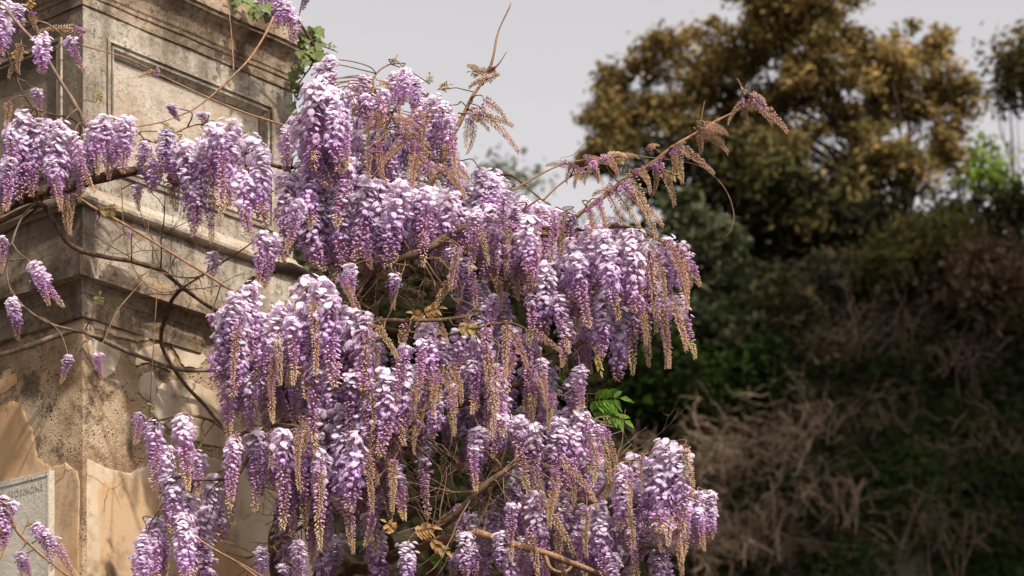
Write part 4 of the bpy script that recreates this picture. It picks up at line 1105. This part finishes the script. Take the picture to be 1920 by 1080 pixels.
tree('broad_tree', 'broad evergreen tree with golden brown crown and many thin dark stems on the hilltop', 'tree',
     [(1440,50,130,80),(1335,105,105,75),(1215,160,95,75),(1140,225,62,70),(1240,250,110,80),(1390,180,130,90),(1540,100,120,85),(1640,120,95,75),(1738,110,60,85,.8),(1785,190,52,75,.8),(1700,190,90,45),(1480,-10,140,60),
      (1370,265,100,50,.8),(1530,200,100,55,.8),(1130,300,52,40,.6),(1770,270,36,60,.5),(1480,270,70,50,.8),(1640,270,90,50,.12),(1700,330,70,50,.12),(1590,320,50,60,.2),(1620,225,80,35,.4)],
     48.5, GOLD, 3400, 0.068, (1670, 430), 52, 5, 0.075, clump=0.17, hollow=0.55, up=0.6, billow=13)
tree('dark_tree', 'dark leafy evergreen tree below the golden crown on the hillside', 'tree', [(1290,330,110,60,.7),(1400,370,110,70),(1500,400,80,90),(1460,490,100,90),(1580,440,80,60,.8),(1680,420,90,30,.7),(1560,540,90,80)], 46.6, DARK, 2600, 0.09, (1470, 560), 7, 8, 0.13)
tree('olive_shrub', 'grey olive shrub with pale stems against the dark evergreen', 'shrub', [(1420,300,70,40,.7),(1480,345,90,45,.8),(1560,360,70,45,.7),(1400,350,60,40,.6),(1530,420,70,40,.5)], 45.8, OLIVE, 1700, 0.08, (1480, 480), 9, 9, 0.05)
tree('round_bush', 'rounded grey green bush bulging from the slope beside the flowers', 'bush', [(1285,420,70,45),(1330,470,70,60),(1345,545,70,60),(1375,610,58,55),(1310,600,50,50,.7)], 43.0, SAGE, 3600, 0.075, (1330, 690), 5, 10, 0.08, hollow=0.7, clump=0.15, billow=9, up=0.6)
tree('slender_tree', 'slender tree with a thin bare stem and a small high crown', 'tree', [(1890,105,45,42,.9),(1915,160,50,45),(1880,160,28,28,.7),(1950,110,60,60)], 52.0, OLIVE, 2000, 0.085, (1905, 380), 3, 12, 0.05)
tree('lime_bush', 'bright lime green bush on the crest of the slope', 'bush', [(1845,325,44,34),(1880,345,34,28),(1815,345,30,24,.7),(1835,290,22,22,.4)], 50.0, LIME, 2600, 0.075, (1850, 400), 5, 13, 0.04)
tree('crest_hedge', 'dark hedge along the crest under the lime green bush', 'hedge', [(1860,400,80,32),(1930,395,70,36),(1800,420,50,34)], 47.6, DARK, 3000, 0.08, (1870, 440), 4, 14, 0.05)
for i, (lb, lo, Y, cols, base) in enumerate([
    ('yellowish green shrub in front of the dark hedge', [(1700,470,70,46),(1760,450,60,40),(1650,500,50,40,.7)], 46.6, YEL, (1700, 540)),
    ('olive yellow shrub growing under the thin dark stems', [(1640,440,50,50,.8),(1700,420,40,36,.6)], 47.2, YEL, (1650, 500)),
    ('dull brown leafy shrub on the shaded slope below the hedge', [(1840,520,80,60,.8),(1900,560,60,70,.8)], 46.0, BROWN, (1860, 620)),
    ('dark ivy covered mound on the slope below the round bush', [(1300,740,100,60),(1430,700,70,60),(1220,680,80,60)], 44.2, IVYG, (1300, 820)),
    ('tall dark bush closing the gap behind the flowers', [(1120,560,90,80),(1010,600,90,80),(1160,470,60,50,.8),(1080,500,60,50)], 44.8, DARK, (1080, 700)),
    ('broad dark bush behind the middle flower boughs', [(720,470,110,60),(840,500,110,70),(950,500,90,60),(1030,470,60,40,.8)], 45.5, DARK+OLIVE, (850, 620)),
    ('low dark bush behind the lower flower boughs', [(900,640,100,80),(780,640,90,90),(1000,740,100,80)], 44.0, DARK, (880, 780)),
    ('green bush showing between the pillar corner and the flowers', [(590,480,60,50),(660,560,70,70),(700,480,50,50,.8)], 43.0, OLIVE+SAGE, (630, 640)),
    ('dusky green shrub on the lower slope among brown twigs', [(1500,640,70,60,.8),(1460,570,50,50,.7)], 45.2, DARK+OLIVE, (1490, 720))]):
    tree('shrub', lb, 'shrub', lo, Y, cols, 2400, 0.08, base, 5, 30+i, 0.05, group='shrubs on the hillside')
tree('distant_tree', 'small hazy green tree far off above the flowers', 'tree', [(945,318,36,26,.8),(925,345,30,24,.6),(975,350,36,26,.7)], 90.0, SAGE, 1500, 0.14, (945, 470), 4, 50, 0.12, clump=0.6)

def twig_shrub(label, px, py, rx, ry, Y, seed, n=34, mat=None, group='bare twiggy shrubs on the slope'):
    """leafless thicket: arching stems that fork"""
    r = random.Random(seed)
    Y = min(Y, hill_hit(px, py).y - 0.75)          # stands on the slope, not inside it
    c = W(px, py, Y); R = Vector((rx/F*Y, 0.6*rx/F*Y, ry/F*Y))
    base = Vector((c.x, c.y+0.2, 0)); base.z = min(hill_z(c.x, c.y+0.2), c.z)-0.1
    root = empty('bare_shrub', tuple(base), label, 'shrub', group)
    mb = MB()
    def go(p, d, L, rr, lev):
        P = [p.copy()]; k = 5
        for i in range(k):
            d = (d+Vector((r.gauss(0, .3), r.gauss(0, .3), r.gauss(-.04, .26)))).normalized(); P.append(P[-1]+d*L/k)
        mb.tube(P, [rr*(1-0.14*i) for i in range(k+1)], 3, cap=False)
        if lev:
            for q in range(3):
                go(P[r.randint(1, k)], (d+Vector((r.gauss(0, .8), r.gauss(0, .8), r.gauss(0, .6)))).normalized(), L*r.uniform(.35, .65), rr*.6, lev-1)
    for i in range(n):
        s_ = Vector((c.x+r.uniform(-1, 1)*R.x*0.8, c.y+r.uniform(-.6, .6)*R.y, 0)); s_.z = max(base.z, c.z-R.z*r.uniform(.2, 1.0))
        d = Vector((r.gauss(0, .8), r.gauss(-.3, .5), r.uniform(.2, 1.0))).normalized()
        go(s_, d, R.z*r.uniform(.6, 1.3), r.uniform(.010, .022), 2)
    for i in range(8):
        s_ = Vector((c.x+r.uniform(-.5, .5)*R.x, c.y+r.uniform(-.3, .3)*R.y, 0)); t_ = s_+Vector((r.uniform(-.3, .3), 0, 0)); t_.z = c.z
        s_.z = hill_z(s_.x, s_.y)-0.15
        mb.tube([s_, s_.lerp(t_, .35)+Vector((r.uniform(-.15, .15), 0, 0)), s_.lerp(t_, .7)+Vector((r.uniform(-.15, .15), 0, 0)), t_], [.016, .013, .010, .006], 4)
    mb.build('stems', mat or M_STRAW, root)
    return root
for i, a in enumerate([
    ('pale brown bare thicket on the slope beside the lowest lilac boughs', 1400, 830, 130, 110, 43.2), ('tangled straw coloured twigs at the foot of the slope', 1370, 980, 150, 120, 42.2), ('brown thicket in the middle of the shaded slope', 1550, 620, 110, 110, 45.0),
    ('bare reddish brown thicket below the yellowish shrub', 1660, 580, 110, 90, 45.6), ('dim brown twigs on the dark right slope', 1780, 640, 120, 100, 45.2), ('bare arching stems at the edge of the ivy slope', 1490, 780, 90, 120, 43.8),
    ('dark tangled stems above the green ground cover', 1640, 760, 130, 90, 44.4), ('dry twigs in deep shade far down the slope', 1850, 800, 110, 110, 44.2), ('bare twigs in the gap under the flowers', 1200, 880, 110, 90, 43.0), ('pale tangle of stems on the slope above the ivy', 1570, 900, 120, 90, 43.0), ('brown stems beside the round bush', 1460, 620, 80, 100, 44.4), ('faint bare stems near the foot of the right slope', 1760, 960, 130, 110, 42.6), ('reddish brown twigs below the crest hedge', 1880, 520, 90, 80, 46.2)]):
    twig_shrub(*a, 80+i, n=70 if a[1] < 1480 and a[2] > 700 else 18, mat=M_STRAW if a[1] < 1600 else M_STRAW_SHADED)

# ivy and weeds that cover the slope: nobody could count them
r = random.Random(77)
gc = MB()
SOIL = [(0.035, 0.024, 0.015), (0.028, 0.02, 0.012), (0.045, 0.03, 0.018)]
for i in range(2600):
    px = r.uniform(560, 2000); py = r.uniform(430, 1130)
    c = hill_hit(px, py)
    gk = sstep(1350, 1700, px + 90*noise.noise((px*.01, py*.01, 1)))*sstep(560, 800, py)
    cols = IVYG if r.random() < 0.15 + 0.7*gk else DARK+SOIL
    base = cols[r.randrange(len(cols))]
    for j in range(14):
        x = c.x+r.gauss(0, .22); y = c.y+r.gauss(0, .22)
        p = Vector((x, y, hill_z(x, y)+abs(r.gauss(0, .13))))
        n_ = Vector((r.gauss(0, .6), r.gauss(-.7, .6), r.gauss(.6, .5))).normalized()
        a = n_.cross(Vector((r.gauss(0, 1), r.gauss(0, 1), r.gauss(0, 1)))).normalized(); b_ = n_.cross(a); s_ = r.uniform(.045, .11)
        gc.add([p-a*s_, p+b_*s_*.6, p+a*s_, p-b_*s_*.6], [(0, 1, 2, 3)], jit(base, r, .3))
o = gc.build('ground_cover', M_LEAF, smooth=False)
tag(o, 'dark ivy and weeds matted over the shaded hillside', 'ivy', kind='stuff')

# unseen tall trees, added right of the view to shade the lower slope
def shade_tree(label, x, y, h, cr, seed):
    r = random.Random(seed)
    z0 = hill_z(x, y) if y > 26 else 0.0
    root = empty('added_shade_tree', (x, y, z0-0.2), label, 'tree', 'added shade trees right of the view')
    mb = MB()
    lobes = [(Vector((x+r.uniform(-1, 1)*cr*.55, y+r.uniform(-1, 1)*cr*.55, h-cr*r.uniform(.1, 1.5))), Vector((cr*.6, cr*.6, cr*.5)), 1.0) for k in range(11)]
    leaf_cloud(mb, lobes, 900, 0.28, DARK+OLIVE, r, .35, .8, .2)
    mb.build('crown', M_LEAF, root, smooth=False)
    tr = MB(); tr.tube([Vector((x, y, z0-.3)), Vector((x+.2, y, z0+(h-z0)*.45)), Vector((x, y, h-cr*.7))], [.4, .3, .15], 8)
    for l in lobes[:7]: tr.tube([Vector((x+.1, y, h-cr*1.7)), Vector((x, y, h-cr*1.5)).lerp(l[0], .5), l[0]], [.16, .11, .04], 5)
    tr.build('trunk', M_TRUNK, root)
SHADE = [('tall dark oak standing on the slope beside the brown shrub', 11.8, 34.0, 26.5, 3.6, 1), ('tall dark oak standing highest on the slope', 16.0, 36.0, 27.0, 4.0, 3), ('tall dark oak standing lowest on the slope', 11.8, 30.5, 24.0, 3.4, 2)]
for a in SHADE: shade_tree(*a)
print('clusters', {v.root.name: v.n for v in (vA, vB, vC, vD, vE, vF)})
